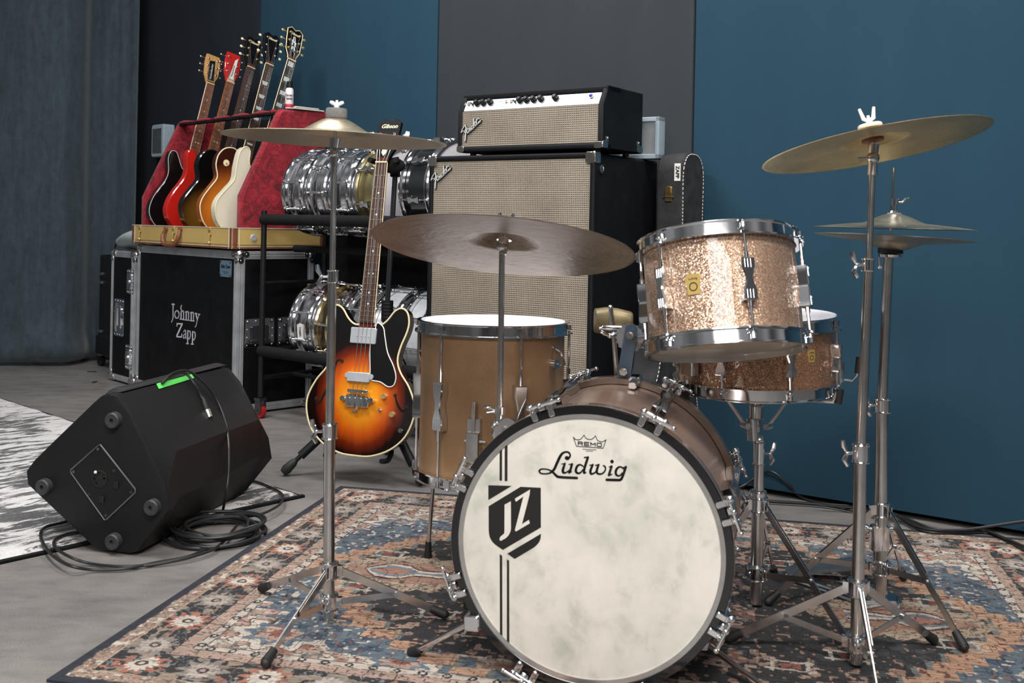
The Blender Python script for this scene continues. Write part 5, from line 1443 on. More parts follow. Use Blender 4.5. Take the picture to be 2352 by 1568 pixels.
for xx in (-.93, -.20, -.56):
    m = MB(); m.M = O3; m.rbox((xx, -.034, ZT - .02), (.022, .006, .034), .003, ax='y'); m.cyl((xx - .009, -.040, ZT - .012), (xx + .009, -.040, ZT - .012), .003, n=8)
    m.tube([(xx, -.037, ZT - .03), (xx + .003, -.041, ZT - .05), (xx - .003, -.038, ZT - .07)], .003, 6); m.sphere((xx, -.038, ZT - .072), .006); m.build('gold_latch', MT['gold'], rc)
m = MB(); m.M = O3; hx = -.56
m.tube(spline([(hx - .075, -.040, ZT - .018), (hx - .082, -.05, ZT - .05), (hx - .060, -.055, ZT - .088), (hx, -.057, ZT - .093), (hx + .060, -.055, ZT - .088), (hx + .082, -.05, ZT - .05), (hx + .075, -.040, ZT - .018)], 4, False), [.008] * 4 + [.0105] * 17 + [.008] * 4, 10)
for s in (-1, 1): m.cyl((hx + s * .075, -.03, ZT - .016), (hx + s * .075, -.045, ZT - .016), .009, n=12)
m.build('leather_handle', MT['leather'], rc)
m = MB(); m.M = O3; m.cyl((X1 - .001, .075, ZT - .045), (X1 + .006, .075, ZT - .045), .017, .014, 20); m.build('side_stud', MT['satin_chrome'], rc)

# ------------------------------------------------------------------ guitars
def frameY(o, y, z):
    y = V(y).normalized(); z = V(z); z = (z - y * z.dot(y)).normalized(); x = y.cross(z); M = Matrix.Identity(4)
    for i in range(3): M[i][0] = x[i]; M[i][1] = y[i]; M[i][2] = z[i]; M[i][3] = o[i]
    return M
OUT = {
 'es': [(0, 0), (.06, .004), (.125, .03), (.175, .075), (.2, .135), (.2, .185), (.175, .24), (.14, .285), (.125, .325), (.132, .37), (.15, .42), (.155, .455), (.145, .488), (.122, .500), (.098, .488), (.075, .458), (.052, .440), (.028, .437),
        (-.028, .437), (-.052, .440), (-.075, .458), (-.098, .488), (-.122, .500), (-.145, .488), (-.155, .455), (-.15, .42), (-.132, .37), (-.125, .325), (-.14, .285), (-.175, .24), (-.2, .185), (-.2, .135), (-.175, .075), (-.125, .03), (-.06, .004)],
 'single': [(0, 0), (.07, .006), (.13, .04), (.165, .10), (.165, .15), (.14, .21), (.115, .255), (.118, .30), (.14, .345), (.135, .385), (.11, .40), (.085, .385), (.065, .36), (.04, .35), (.028, .36), (-.028, .405), (-.07, .425), (-.115, .41), (-.14, .37), (-.14, .32), (-.118, .265), (-.14, .21), (-.165, .15), (-.165, .10), (-.13, .04), (-.07, .006)],
 'horned': [(0, 0), (.07, .005), (.13, .035), (.163, .09), (.163, .14), (.135, .20), (.112, .25), (.115, .30), (.135, .36), (.128, .385), (.10, .38), (.075, .345), (.05, .325), (.03, .32), (-.03, .335), (-.05, .33), (-.066, .355), (-.075, .400), (-.098, .415), (-.122, .385), (-.120, .31), (-.112, .25), (-.135, .20), (-.163, .14), (-.163, .09), (-.13, .035), (-.07, .005)],
 'long_horn': [(0, 0), (.07, .006), (.13, .035), (.162, .09), (.160, .15), (.13, .21), (.108, .26), (.115, .32), (.13, .37), (.115, .39), (.085, .37), (.05, .34), (.03, .335), (-.03, .345), (-.05, .36), (-.075, .40), (-.095, .425), (-.122, .42), (-.128, .38), (-.110, .31), (-.118, .26), (-.145, .20), (-.163, .14), (-.16, .08), (-.12, .03), (-.06, .004)],
}
HEADS = {'book': [(.022, 0), (.024, .018), (.039, .05), (.0425, .10), (.0435, .155), (.022, .170), (0, .158), (-.022, .170), (-.0435, .155), (-.0425, .10), (-.039, .05), (-.024, .018), (-.022, 0)],
         'wood': [(.022, 0), (.028, .02), (.042, .05), (.046, .12), (.038, .165), (-.036, .165), (-.042, .12), (-.040, .05), (-.028, .02), (-.022, 0)]}
def guitar(name, label, cat, M, out, nut_y, join_y, body, binding=None, thick=.045, board='rosewood', neckm='mahogany', headm='satin_black', head='book', headbind=None, inlay=None, tun='nickel', pegm='cream', npeg=6, strings=6, logo=None, group=None, hs=1.0, parts=()):
    g = thing(name, label, cat, M, group)
    ol = spline(OUT[out], 4); m = MB(); m.prism(ol, -thick, 0, bev=.004); m.build('body', MT[body], g)
    if binding:
        m = MB(); n = len(ol); m.tube([(p[0], p[1], -.001) for p in ol], .0032 if binding != 'white_plastic' else .0014, 6, closed=True); m.build('binding', MT[binding], g)
    w0, w1 = .028, .0215
    m = MB(); m.prism([(-w0, join_y), (w0, join_y), (w1, nut_y), (-w1, nut_y)], .002, .009); fb_ = m.build('fingerboard', MT[board], g, smooth=False)
    if binding and binding != 'none':
        m = MB()
        for s in (-1, 1): m.tube([(s * w0, join_y, .0065), (s * w1, nut_y, .0065)], .0022, 6)
        m.build('board_binding', MT[binding], fb_)
    m = MB(); yb = [p[1] for p in ol]; rings = []
    for y in (join_y - .02, join_y + .05, (join_y + nut_y) / 2, nut_y, nut_y + .02):
        t = (y - join_y) / (nut_y - join_y); w = w0 + (w1 - w0) * min(1, max(0, t)); rings.append([(w * cos(a), y, .002 - .020 * abs(sin(a)) if k_ else .002) for k_, a in enumerate([pi * q / 8 for q in range(9)])] )
    for r_ in rings:
        r_[0] = (r_[0][0], r_[0][1], .002)
    m.loft(rings); m.build('neck', MT[neckm], g)
    # frets, inlays
    sl_ = (nut_y - .155) if strings == 6 else (nut_y - .20)
    m = MB(); fr = []
    for k in range(1, 23):
        y = nut_y - sl_ * (1 - 2 ** (-k / 12)); 
        if y < join_y: break
        fr.append(y); t = (y - join_y) / (nut_y - join_y); w = w0 + (w1 - w0) * t; m.box((0, y, .0096), (2 * w, .0018, .0014))
        if len(fr) > 1: m.box((0, (fr[-2] + y) / 2, .0088), (.004, abs(fr[-2] - y), .0006))
    m.build('frets', MT['string'], fb_, smooth=False)
    if inlay:
        mm = MB()
        for k in ((1, 3, 5, 7, 9, 12, 15, 17) if inlay == 'block' else (3, 5, 7, 9, 12, 15, 17)):
            if k < len(fr):
                ya = nut_y if k == 1 else fr[k - 2]; y = (fr[k - 1] + ya) / 2; h = abs(fr[k - 1] - ya)
                if inlay == 'dot':
                    for dx in ((-.008, .008) if k == 12 else (0,)): mm.cyl((dx, y, .009), (dx, y, .0093), .0034, n=10)
                elif inlay == 'block': mm.box((0, y, .0091), (.030, h * .62, .0006))
                else: mm.prism([(-.012, y - h * .26), (.012, y - h * .26), (.017, y + h * .26), (-.017, y + h * .26)], .009, .0094)
        mm.build('inlays', MT['pearl'], fb_, smooth=False)
    m = MB(); m.rbox((0, nut_y + .002, .009), (2 * w1 + .001, .005, .007), .001); m.build('nut', MT['cream'], g)
    HMt = T(0, nut_y + .004, 0) @ RX(radians(-13)) @ Matrix.Diagonal((hs, hs, 1, 1))
    ho = HEADS[head]; m = MB(); m.M = HMt; m.prism(ho, -.012, .003, bev=.0012); hd_ = m.build('headstock', MT[headm], g)
    if headbind:
        m = MB(); m.M = HMt; m.tube([(p[0], p[1], .0022) for p in ho], .0022, 6); m.build('head_binding', MT[headbind], hd_)
    per = npeg // 2; ypos = [.055 + i * ((.085 if npeg == 6 else .052) / max(1, per - 1)) for i in range(per)]
    for s in (-1, 1):
        for y in ypos:
            m = MB(); m.M = HMt; m.cyl((s * .027, y, .003), (s * .027, y, .012), .0032, n=10); m.cyl((s * .027, y, .003), (s * .027, y, .0055), .0058, n=12); m.cyl((s * .040, y, -.008), (s * .055, y, -.008), .0022, n=8)
            tn = m.build('tuner', MT[tun], hd_)
            m = MB(); m.M = HMt; R_ = .0085 if npeg == 6 else .016
            m.sphere((s * (.058 + R_ * .5), y, -.008), R_, sc=(1, .85, .32)) if npeg == 6 else m.loft([[(s * (.056 + R_ * t), y + ww * math.cos(a), -.008 + .004 * math.sin(a)) for a in [2 * pi * k / 12 for k in range(12)]] for t, ww in ((0, .004), (.25, .012), (.6, .019), (1.0, .016), (1.35, .017), (1.5, .009))])
            m.build('tuner_button', MT[pegm], hd_)
    ybr = nut_y - sl_
    m = MB()
    for i in range(strings):
        f = (i - (strings - 1) / 2) / ((strings - 1) / 2); per_i = i if i < strings / 2 else strings - 1 - i
        side = -1 if i < strings / 2 else 1; yy = ypos[min(per_i, per - 1)]; hp = HMt @ V((side * .027, yy, .008))
        m.tube([(f * .025, ybr, .013), (f * .017, nut_y, .0125), tuple(hp)], .0006 if strings == 6 else .0011, 5)
    m.build('strings', MT['string'], g)
    if logo:
        m = MB(); text_mesh(logo, .018, HMt @ T(0, .138, .0034), m, .0002, shear=.3, bold=.0004); m.build('logo', MT['cream'] if headm != 'maple' else MT['ink'], hd_)
    return g, HMt, hd_, fb_
gn = FM.to_3x3() @ V((1, 0, 0))
GR = [(.927, (482, 193)), (.73, (528, 190)), (.53, (575, 156)), (.33, (617, 149)), (.13, (668, 139))]
spec = [
 dict(name='electric_guitar', label='black electric guitar with white edge line and natural wood headstock, farthest left in rack', out='long_horn', body='lac_black', binding='white_plastic', board='brownboard', neckm='maple', headm='maple', head='wood', inlay='dot', tun='nickel', pegm='nickel'),
 dict(name='electric_guitar', label='bright red double horned electric guitar with red headstock in the rack', out='long_horn', body='lac_red', binding=None, board='brownboard', neckm='maple', headm='lac_red', head='wood', inlay='dot', tun='nickel', pegm='nickel'),
 dict(name='electric_guitar', label='dark tobacco burst electric guitar in the middle of the rack', out='single', body='burst_tobacco', binding=None, board='rosewood', inlay='dot', tun='gold', pegm='cream', logo='Gibson'),
 dict(name='electric_guitar', label='honey sunburst electric guitar with cream binding and trapezoid inlays in the rack', out='single', body='burst_honey', binding='cream', board='rosewood', inlay='trap', tun='nickel', pegm='cream', logo='Gibson'),
 dict(name='electric_guitar', label='cream white electric guitar with block inlays and gold tuners, farthest right in rack', out='horned', body='lac_white', binding='cream', board='ebony', inlay='block', tun='gold', pegm='gold', headbind='cream', logo='Gibson'),
]
for (u_, npx), sp_d, yb0 in zip(GR, spec, (.15, .145, .125, .118, .085)):
    q = FM.inverted() @ onplane(npx[0], npx[1], FM @ V((-u_, 0, 0)), gn)
    P1 = V((-u_, q.y, q.z)); P0 = V((-u_, yb0, .796)); L = (P1 - P0).length
    Mg = frameY(FM @ P0, FM.to_3x3() @ (P1 - P0), gn)
    kw = dict(sp_d); nm_, lb = kw.pop('name'), kw.pop('label')
    jy = .37 if kw['out'] in ('long_horn', 'horned') else .34
    g, HMt, hd_, fbd = guitar(nm_, lb, 'electric guitar', Mg, nut_y=L, join_y=jy - .04, cat_dummy=None, **kw) if False else guitar(nm_, lb, 'electric guitar', Mg, kw.pop('out'), L, jy - .04, kw.pop('body'), **kw)
    if 'block' == sp_d.get('inlay'):
        m = MB(); m.M = HMt
        m.prism([(-.012, .075), (-.004, .078), (-.002, .125), (-.006, .125)], .003, .0036); m.prism([(.004, .078), (.014, .072), (.004, .125), (.001, .125)], .003, .0036)
        m.prism([(-.014, .098), (.014, .088), (.014, .094), (-.014, .104)], .0036, .0042); m.prism([(-.012, .05), (-.002, .055), (-.001, .073), (-.010, .07)], .003, .0036); m.prism([(.003, .055), (.012, .048), (.009, .070), (.002, .074)], .003, .0036)
        m.tube([(-.010, .012, .0034), (-.011, .038, .0034), (0, .050, .0034), (.011, .038, .0034), (.010, .012, .0034), (-.010, .012, .0034)], .0009, 5)
        m.build('head_inlay', MT['pearl'], hd_)
    if 'red' in lb or 'wood' in lb:
        m = MB(); m.M = HMt
        if 'red' in lb:
            m.prism([(-.018, .004), (.020, .006), (.016, .05), (.030, .145), (.012, .13), (-.002, .06)], .003, .0042); tr = m.build('truss_cover', MT['white_plastic'], hd_)
            m = MB(); text_mesh('Rickenbacker', .013, HMt @ T(.006, .066, .0044) @ RZ(radians(82)), m, .0002, bold=.0002); m.build('lettering', MT['ink'], tr)
        else:
            m.prism([(-.020, .004), (.018, .004), (.014, .135), (-.018, .128)], .003, .0042); tr = m.build('name_plate', MT['black_gloss'], hd_)
            m = MB(); text_mesh('Rickenbacker', .017, HMt @ T(-.002, .068, .0045) @ RZ(radians(88)), m, .0002, shear=.2); m.build('lettering', MT['pearl'], tr)
    if kw.get('logo') is None or True:
        pass
    # hardware on the faces
    m = MB()
    if 'red' in lb: m.prism([(-.03, .20), (.06, .16), (.11, .20), (.10, .28), (.02, .30), (-.05, .34)], .0006, .0025); m.build('pickguard', MT['white_plastic'], g)
    elif 'honey' in lb: m.lathe([(.004, .0005), (.016, .0005), (.016, .0015), (.004, .0015)], 24, T(-.092, .345, 0), closed=True); m.cyl((-.092, .345, 0), (-.092, .345, .012), .003); m.build('toggle_ring', MT['cream'], g)
    if 'white' not in lb or True:
        m = MB()
        for y in (.17, .26): m.rbox((0, y, .004), (.07, .036, .010), .004)
        m.build('pickup', MT['gold'] if 'cream white' in lb else MT['nickel'], g)
        m = MB(); m.rbox((0, .125, .005), (.085, .014, .010), .003); m.build('bridge', MT['nickel'], g)
# spray bottle and folded cloth on top of the case
bp = FM.inverted() @ onplane(664, 257, FM @ V((-.022, 0, 0)), gn)
bt = thing('spray_bottle', 'small white and red spray bottle with black cap behind the white guitar neck', 'bottle', FM @ T(-.022, bp.y, 1.405))
m = MB(); m.lathe([(0, 0), (.0175, 0), (.019, .004), (.019, .088), (.014, .098), (0, .099)], 28); m.build('bottle_body', simple('pink_white_label', srgb(228, 212, 216), .4, var=.04), bt)
m = MB(); m.cyl((0, 0, .097), (0, 0, .128), .0145, .0135, 20); m.build('cap', MT['black_plastic'], bt)
m = MB(); m.lathe([(.0192, .006), (.0194, .007), (.0194, .020), (.0192, .021)], 28); m.build('red_band', simple('red_print', srgb(190, 50, 60), .5), bt)
m = MB(); toC = (FM @ T(-.022, bp.y, 1.405)).inverted() @ CAM; aa = atan2(toC.y, toC.x)
Mt_ = RZ(aa) @ Matrix(((0, 0, 1, .0196), (1, 0, 0, 0), (0, 1, 0, 0), (0, 0, 0, 1)))
text_mesh('finger', .015, Mt_ @ T(0, .062, 0), m, .0003, bold=.0003); text_mesh('ease', .016, Mt_ @ T(0, .047, 0), m, .0003, bold=.0003); m.build('lettering', MT['ink'], bt)
c0 = FM @ T(0, 0, 0)
m = MB(); 
for z, ya, yb_ in ((1.4085, .27, .44), (1.4155, .28, .41)): m.rbox((-.020, (ya + yb_) / 2, z), (.05, yb_ - ya, .006), .003)
m.tube([(-.020, .27, 1.4085), (-.020, .266, 1.412), (-.020, .27, 1.4155)], .003, 6)
cl = m.build('folded_cloth', MT['cloth_white']); cl.matrix_world = FM; tag(cl, 'folded off-white cloth lying on the red plush top of the rack case', 'cloth')
# ================================================================== sunburst bass on its stand
B0 = at(815, 1046, 3.43); B1 = at(888, 272, 3.60)
bz = V((-sin(radians(19)), -cos(radians(19)), 0))
BM = frameY(B0, B1 - B0, bz); BL = (B1 - B0).length
nutp = (1046 - 379) / (1046 - 272) * BL
bass_g, HMt, hd_, fbd = guitar('electric_bass', 'sunburst hollow body bass with cream edge binding and black pickguard leaning on a floor stand', 'bass guitar', BM, 'es', nutp, .445, 'burst', binding='cream',
    thick=.045, board='rosewood', neckm='mahogany', headm='satin_black', inlay='dot', tun='chrome', pegm='nickel', npeg=4, strings=4, hs=1.0)
m = MB(); text_mesh('Gibson', .022, HMt @ T(0, .138, .0036), m, .0002, shear=.35, bold=.0004); m.build('logo', MT['cream'], hd_)
m = MB(); m.M = HMt; m.prism([(-.010, .035), (0, .022), (.010, .035), (.006, .058), (-.006, .058)], .003, .0045); m.build('truss_cover', MT['cream'], hd_)
bi = BM.inverted(); bzz = BM.to_3x3() @ V((0, 0, 1)); 
def bp_(px, py, off=0.0):
    q = bi @ onplane(px, py, BM @ V((0, 0, off)), bzz); return (q.x, q.y)
def bpoly(pts): return [bp_(*p) for p in pts]
m = MB(); pg = spline([(868, 742), (882, 752), (886, 775), (892, 810), (905, 840), (911, 865), (906, 884), (893, 888), (875, 877), (852, 871), (852, 850), (852, 792), (862, 765)], 4); pgp = bpoly(pg)
m.prism(pgp, .003, .006); pgo = m.build('pickguard', MT['black_gloss'], bass_g)
m = MB(); m.tube([(p[0], p[1], .0055) for p in pgp], .0022, 6, closed=True); m.build('white_edge', MT['white_plastic'], pgo)
def bbox(x0, y0, x1, y1):
    a, b = bp_(x0, y0), bp_(x1, y1); return ((a[0] + b[0]) / 2, (a[1] + b[1]) / 2, abs(a[0] - b[0]), abs(a[1] - b[1]))
cx, cy, w, h = bbox(810, 751, 865, 791); m = MB(); m.rbox((cx, cy, .006), (w, h, .012), .004); 
for i in range(4): m.cyl((cx + (i - 1.5) * .017 * 0 + (i - 1.5) * .0145, cy - .002, .011), (cx + (i - 1.5) * .0145, cy - .002, .0135), .0026, n=10)
m.build('pickup', MT['satin_chrome'], bass_g)
cx, cy, w, h = bbox(801, 853, 853, 879); m = MB(); m.rbox((cx, cy, .008), (w * .94, h, .016), .004); m.cyl((cx - w * .5, cy + .004, 0), (cx - w * .5, cy + .004, .010), .009, n=18); m.cyl((cx + w * .5, cy + .004, 0), (cx + w * .5, cy + .004, .010), .009, n=18); m.build('pickup', MT['satin_chrome'], bass_g)
cx, cy, w, h = bbox(796, 903, 852, 938); m = MB(); m.prism([(cx - w * .5, cy + h * .1), (cx - w * .42, cy + h * .5), (cx + w * .5, cy + h * .35), (cx + w * .42, cy - h * .45), (cx - w * .38, cy - h * .5)], .004, .016, bev=.003)
for i in range(4): m.rbox((cx + (i - 1.5) * w * .22, cy - .004, .018), (.011, h * .7, .006), .002)
for s in (-1, 1): m.cyl((cx + s * w * .55, cy + h * .12, 0), (cx + s * w * .55, cy + h * .12, .02), .009, n=18)
m.rbox((cx, cy + h * .75, .012), (w * .8, .010, .012), .003); m.tube([(cx + .002, cy - h * .4, .012), (cx + .002, cy - h * .75, .010), (cx - .016, cy - h * .8, .008)], .004, 8); m.build('bridge', MT['chrome'], bass_g)
for px, py in ((884, 910), (902, 952)):
    q = bp_(px, py); m = MB(); m.cyl((*q, .001), (*q, .012), .0105, .009, 22); m.lathe([(.004, .0122), (.008, .0125), (.008, .013), (.004, .013)], 20, T(*q, 0), closed=True); m.build('knob', MT['gold'], bass_g)
q = bp_(873, 941); m = MB(); m.cyl((*q, 0), (*q, .004), .006, n=14); m.cyl((*q, .003), (*q, .012), .003, n=10); m.build('toggle_switch', MT['chrome'], bass_g)
q = bp_(920, 989); m = MB(); m.lathe([(.003, 0), (.0075, 0), (.0075, .004), (.003, .004)], 20, T(*q, 0), closed=True); m.build('output_jack', MT['chrome'], bass_g)
for pts in ([(786, 829), (778, 826), (771, 836), (765, 862), (752, 890), (741, 912), (733, 925), (727, 922), (727, 914)], [(908, 908), (912, 925), (920, 940), (928, 944), (934, 934)]):
    m = MB(); q = spline([bp_(*p) for p in pts], 4, closed=False); n = len(q); m.ribbon(q, [.004 + .0045 * sin(pi * i / (n - 1)) for i in range(n)], .0004, .0007); m.cyl((*q[0], .0003), (*q[0], .0012), .0062, n=14); m.cyl((*q[-1], .0003), (*q[-1], .0012), .0062, n=14)
    m.build('sound_hole', MT['ink'], bass_g)
# stand
SC0 = V((-.475, 3.63, 0))
gs = thing('guitar_stand', 'black folding guitar stand with rubber tipped legs holding the sunburst bass', 'guitar stand', T(*SC0)); ic = T(-SC0.x, -SC0.y, 0)
feet = [onfloor(652, 1083, .015), onfloor(968, 1108, .015), V((-.46, 3.90, .015))]
hub = V((SC0.x, SC0.y, .30))
for f in feet:
    m = MB(); A = ic @ hub; B = ic @ f; d = (B - A).normalized()
    m.cyl(A, A.lerp(B, .80), .011, n=14); m.cyl(A.lerp(B, .45), A.lerp(B, .82), .0155, n=16); m.cyl(A.lerp(B, .8), B - d * .02, .008, n=12)
    lg = m.build('leg', MT['black_plastic'], gs)
    m = MB(); m.tube([B - d * .055, B - d * .045, B - d * .01, B + d * .005], [.009, .014, .018, .012], 14); m.build('rubber_foot', MT['rubber'], lg)
m = MB(); top = ic @ at(908, 392, 3.66); m.cyl(ic @ hub, ic @ at(889, 735, 3.645), .015, n=16); m.cyl(ic @ at(889, 738, 3.645), ic @ at(890, 690, 3.645), .021, n=20)
for k in range(5): m.torus(.021, .0018, 20, 6, T(*(ic @ at(889.5, 696 + k * 8, 3.645))))
u_o = m.build('lower_post', MT['black_plastic'], gs)
m = MB(); m.cyl(ic @ at(890, 692, 3.645), top, .0095, n=16); m.build('upper_post', MT['black_chrome'], gs)
m = MB(); m.rbox(tuple(top), (.035, .03, .045), .006); y0 = top + V((0, 0, .03)); nk = bi @ at(880, 357, 3.55)
Yc = ic @ (BM @ V((0, nutp - .0 + .012, -.035)))
m.tube([top, top + V((.004, -.01, .04)), Yc + V((0, .012, 0))], .012, 10)
bx = BM.to_3x3() @ V((1, 0, 0))
m.tube([Yc + bx * .050 + bzz * .036, Yc + bx * .045, Yc - bx * .045, Yc - bx * .050 + bzz * .036], .010, 10); m.sphere(Yc + V((.02, 0, -.012)), .035, sc=(1.3, .7, .8)); m.build('neck_yoke', MT['foam'], gs)
m = MB()
for s in (-1, 1): m.tube(spline([tuple(ic @ hub), tuple(ic @ (BM @ V((s * .07, .10, -.085)))), tuple(ic @ (BM @ V((s * .10, .028, -.070)))), tuple(ic @ (BM @ V((s * .105, -.006, -.04)))), tuple(ic @ (BM @ V((s * .105, -.008, .012))))], 4, False), .0085, 10)
m.build('cradle_arms', MT['foam'], gs)

# ================================================================== drum rack with spare snare drums
R0 = V((-1.105, 4.56, 0)); rr = V((.788, -.616, 0)); rn = V((.616, .788, 0))
KM = basis(R0, rr)
rk = thing('drum_rack', 'black tubular drum rack with foam covered rails between the flight case and the speaker cabinet', 'rack', KM)
RL, RD2 = 1.06, .36
m = MB(); m.cyl((0, .18, .18), (RL, .18, .18), .010, n=12)
for x in (0, RL):
    for y in (0, RD2): m.cyl((x, y, .095), (x, y, .925 if x == 0 else .90), .0125, n=14)
    for z in (.18, .30, .60, .88): m.cyl((x, 0, z), (x, RD2, z), .010, n=12)
m.build('frame', MT['black_plastic'], rk)
for z in (.300, .885):
    for y in (0, RD2): m = MB(); m.cyl((-.005, y, z), (RL + .005, y, z), .0245, n=20); m.build('foam_rail', MT['foam'], rk)
for z, y in ((.755, .18),): m = MB(); m.cyl((.0, y, z), (RL, y, z), .016, n=16); m.build('crossbar', MT['foam'], rk)
for x in (0, RL):
    for y in (0, RD2):
        m = MB(); m.box((x, y, .085), (.04, .04, .012)); 
        for s in (-1, 1): m.box((x, y + s * .014, .055), (.040, .004, .062))
        m.cyl((x, y - .016, .036), (x, y + .016, .036), .005, n=8); cs_ = m.build('caster_fork', MT['black_chrome'], rk)
        m = MB(); m.cyl((x, y - .011, .029), (x, y + .011, .029), .0285, n=28); m.build('caster_wheel', MT['red_rubber'], cs_)
m = MB(); m.box2((.0, RD2 + .024, .10), (1.0, RD2 + .028, .86)); m.build('backing_sheet', MT['foam'], rk, smooth=False)  # thin dark sheet across the back of the rack
def on_rack(x, z, y=.18): return KM @ T(x, y, z) @ RY(pi / 2)
def rack_drum(name, label, x0, dep, z, shell, R=.178, hoop='chrome', nl=10, lug='tube', rot=0.0, bead=True, head='white_head', grp=None, lh=None):
    return drum(on_rack(x0 + dep / 2 + .012, z) @ RZ(rot), name, label, 'drum', R, dep, shell, head, 'white_head' if head == 'white_head' else head, nl, .1, lh or dep * .5, lug=lug, bead=bead, group=grp)
MT['olive_shell'] = simple('olive_brass_shell', srgb(150, 138, 98), .28, .7, var=.3, scale=9)
MT['brass_shell'] = simple('polished_brass_shell', (0.75, .6, .34, 1), .16, 1.0, var=.08)
MT['white_pearl'] = simple('white_marine_wrap', srgb(206, 208, 212), .25, .1, var=.12, scale=25, coat=.8)
MT['black_wrap'] = simple('black_drum_wrap', (0.015, .017, .02, 1), .16, .2, var=.2, coat=.9)
GU, GL = 'snare drums on the upper rails', 'snare drums on the lower rails'
ZU, ZL = 1.010, .425
dep = .112
d0 = rack_drum('snare_drum', 'chrome snare drum at the left end of the upper rack row', .130, dep, ZU, 'chrome', grp=GU)
ch = {}
for c_ in bpy.data.objects:
    if c_.parent: ch.setdefault(c_.parent.name, []).append(c_)
for i, (x, lb) in enumerate(((.130 + .147, 'chrome snare drum second from the left on the upper rack row'), (.130 + .294, 'chrome snare drum third from the left on the upper rack row'))):
    c_ = copy_tree(d0, on_rack(x + dep / 2 + .012, ZU) @ RZ(.25 + .4 * i), None, ch); c_['label'] = lb
rack_drum('snare_drum', 'olive brass snare drum with white head facing right on the upper rack row', .130 + .441, .120, ZU, 'olive_shell', grp=GU, rot=.2, nl=8, lug='bow', lh=.05)
rack_drum('snare_drum', 'black snare drum with chrome lugs at the right end of the upper row', .850, .140, ZU + .012, 'black_wrap', R=.190, grp=GU, rot=.15, nl=8, lug='bow', lh=.06, bead=False)
l0 = copy_tree(d0, on_rack(.205 + dep / 2, ZL) @ RZ(.5), None, ch); l0['label'] = 'chrome snare drum with white badge at the left end of the lower row'; l0['group'] = GL
dd_ = KM @ T(0, 0, 0)
a_l = tohead(l0.matrix_world) if False else atan2(*(lambda d: (d.y, d.x))(l0.matrix_world.inverted().to_3x3() @ (CAM - l0.matrix_world.translation)))
m = MB(); m.M = RZ(a_l + .25); mm_ = Matrix(((0, 0, 1, 0), (1, 0, 0, 0), (0, 1, 0, 0), (0, 0, 0, 1))); m.prism([(-.030, -.018), (.030, -.018), (.036, 0), (.030, .018), (-.030, .018), (-.036, 0)], .182, .1845, mm_); bo = m.build('badge', MT['white_plastic'], l0)
m = MB(); text_mesh('TAMA', .016, RZ(a_l + .25) @ mm_ @ T(0, 0, .1848) , m, .0003, bold=.0004); m.build('lettering', MT['ink'], bo)
rack_drum('snare_drum', 'polished brass snare drum behind the bass horn on the lower row', .340, .135, ZL, 'brass_shell', grp=GL, rot=.1)
rack_drum('snare_drum', 'chrome snare drum behind the bass neck on the lower row', .515, .112, ZL, 'chrome', grp=GL, rot=.3)
rack_drum('snare_drum', 'white pearl snare drum right of the bass neck on the lower row', .685, .125, ZL, 'white_pearl', grp=GL, rot=.2, bead=False)
rack_drum('snare_drum', 'white snare drum at the right end of the lower row beside the cabinet', .855, .112, ZL, 'white_pearl', grp=GL, rot=.4, bead=False)

# ================================================================== wedge monitor speaker
Wp = onfloor(270, 1273); wa = V((.226, .974, 0)).normalized()
def wf(px, py): return onplane(px, py, Wp, wa)
sec = [(268, 907), (299, 945), (381, 1113), (390, 1172), (316, 1268), (300, 1273), (235, 1268), (216, 1258), (62, 1112), (59, 1082), (78, 1056), (130, 1005), (216, 922), (232, 908), (250, 903)]
WM = frame(Wp, -wa, y=(0, 0, 1)); wi = WM.inverted()
wedge = thing('wedge_speaker', 'black moulded wedge speaker tipped on its side with a strip of green tape', 'speaker', WM)
S2 = [tuple(wi @ wf(*p)) for p in sec]
zmin = min(p[1] for p in S2); S2 = [(p[0], max(p[1], .004)) for p in S2]
# the widest ridge splits into a facet a little way in
cen = (sum(p[0] for p in S2) / len(S2), sum(p[1] for p in S2) / len(S2))
def ring(z, s, mod=None, out=0.0):
    r = [];
    for i, p in enumerate(S2):
        x, y = cen[0] + (p[0] - cen[0]) * s, cen[1] + (p[1] - cen[1]) * s
        if mod and i in mod: x, y = mod[i]
        r.append((x, max(y, .004 if z > -.05 else (.009 if z > -.2 else .023)), z))
    return r
ax3 = WM.to_3x3() @ V((0, 0, 1))
def at_depth(px, py, dz):
    q = wi @ onplane(px, py, WM @ V((0, 0, -dz)), ax3); return (q.x, q.y)
U_ = at_depth(405, 1036, .085); L_2 = (S2[3][0] - .022, S2[3][1] + .012)
rings = [ring(.002, .955), ring(0, .985), ring(-.012, 1.0), ring(-.085, 1.0, {2: U_, 3: L_2}), ring(-.30, 1.0, {2: (U_[0] + .002, U_[1] + .002), 3: L_2}), ring(-.560, .985, {2: (U_[0] - .004, U_[1] - .002), 3: (L_2[0] - .008, L_2[1] + .008)}), ring(-.600, .95), ring(-.615, .90)]
m = MB(); m.loft(rings); wb = m.build('cabinet', simple('moulded_black_plastic', (0.0100, .0097, .0108, 1), .50, 0, var=.18, scale=6, bump=.12, bscale=500, spec=.28), wedge, ang=24)
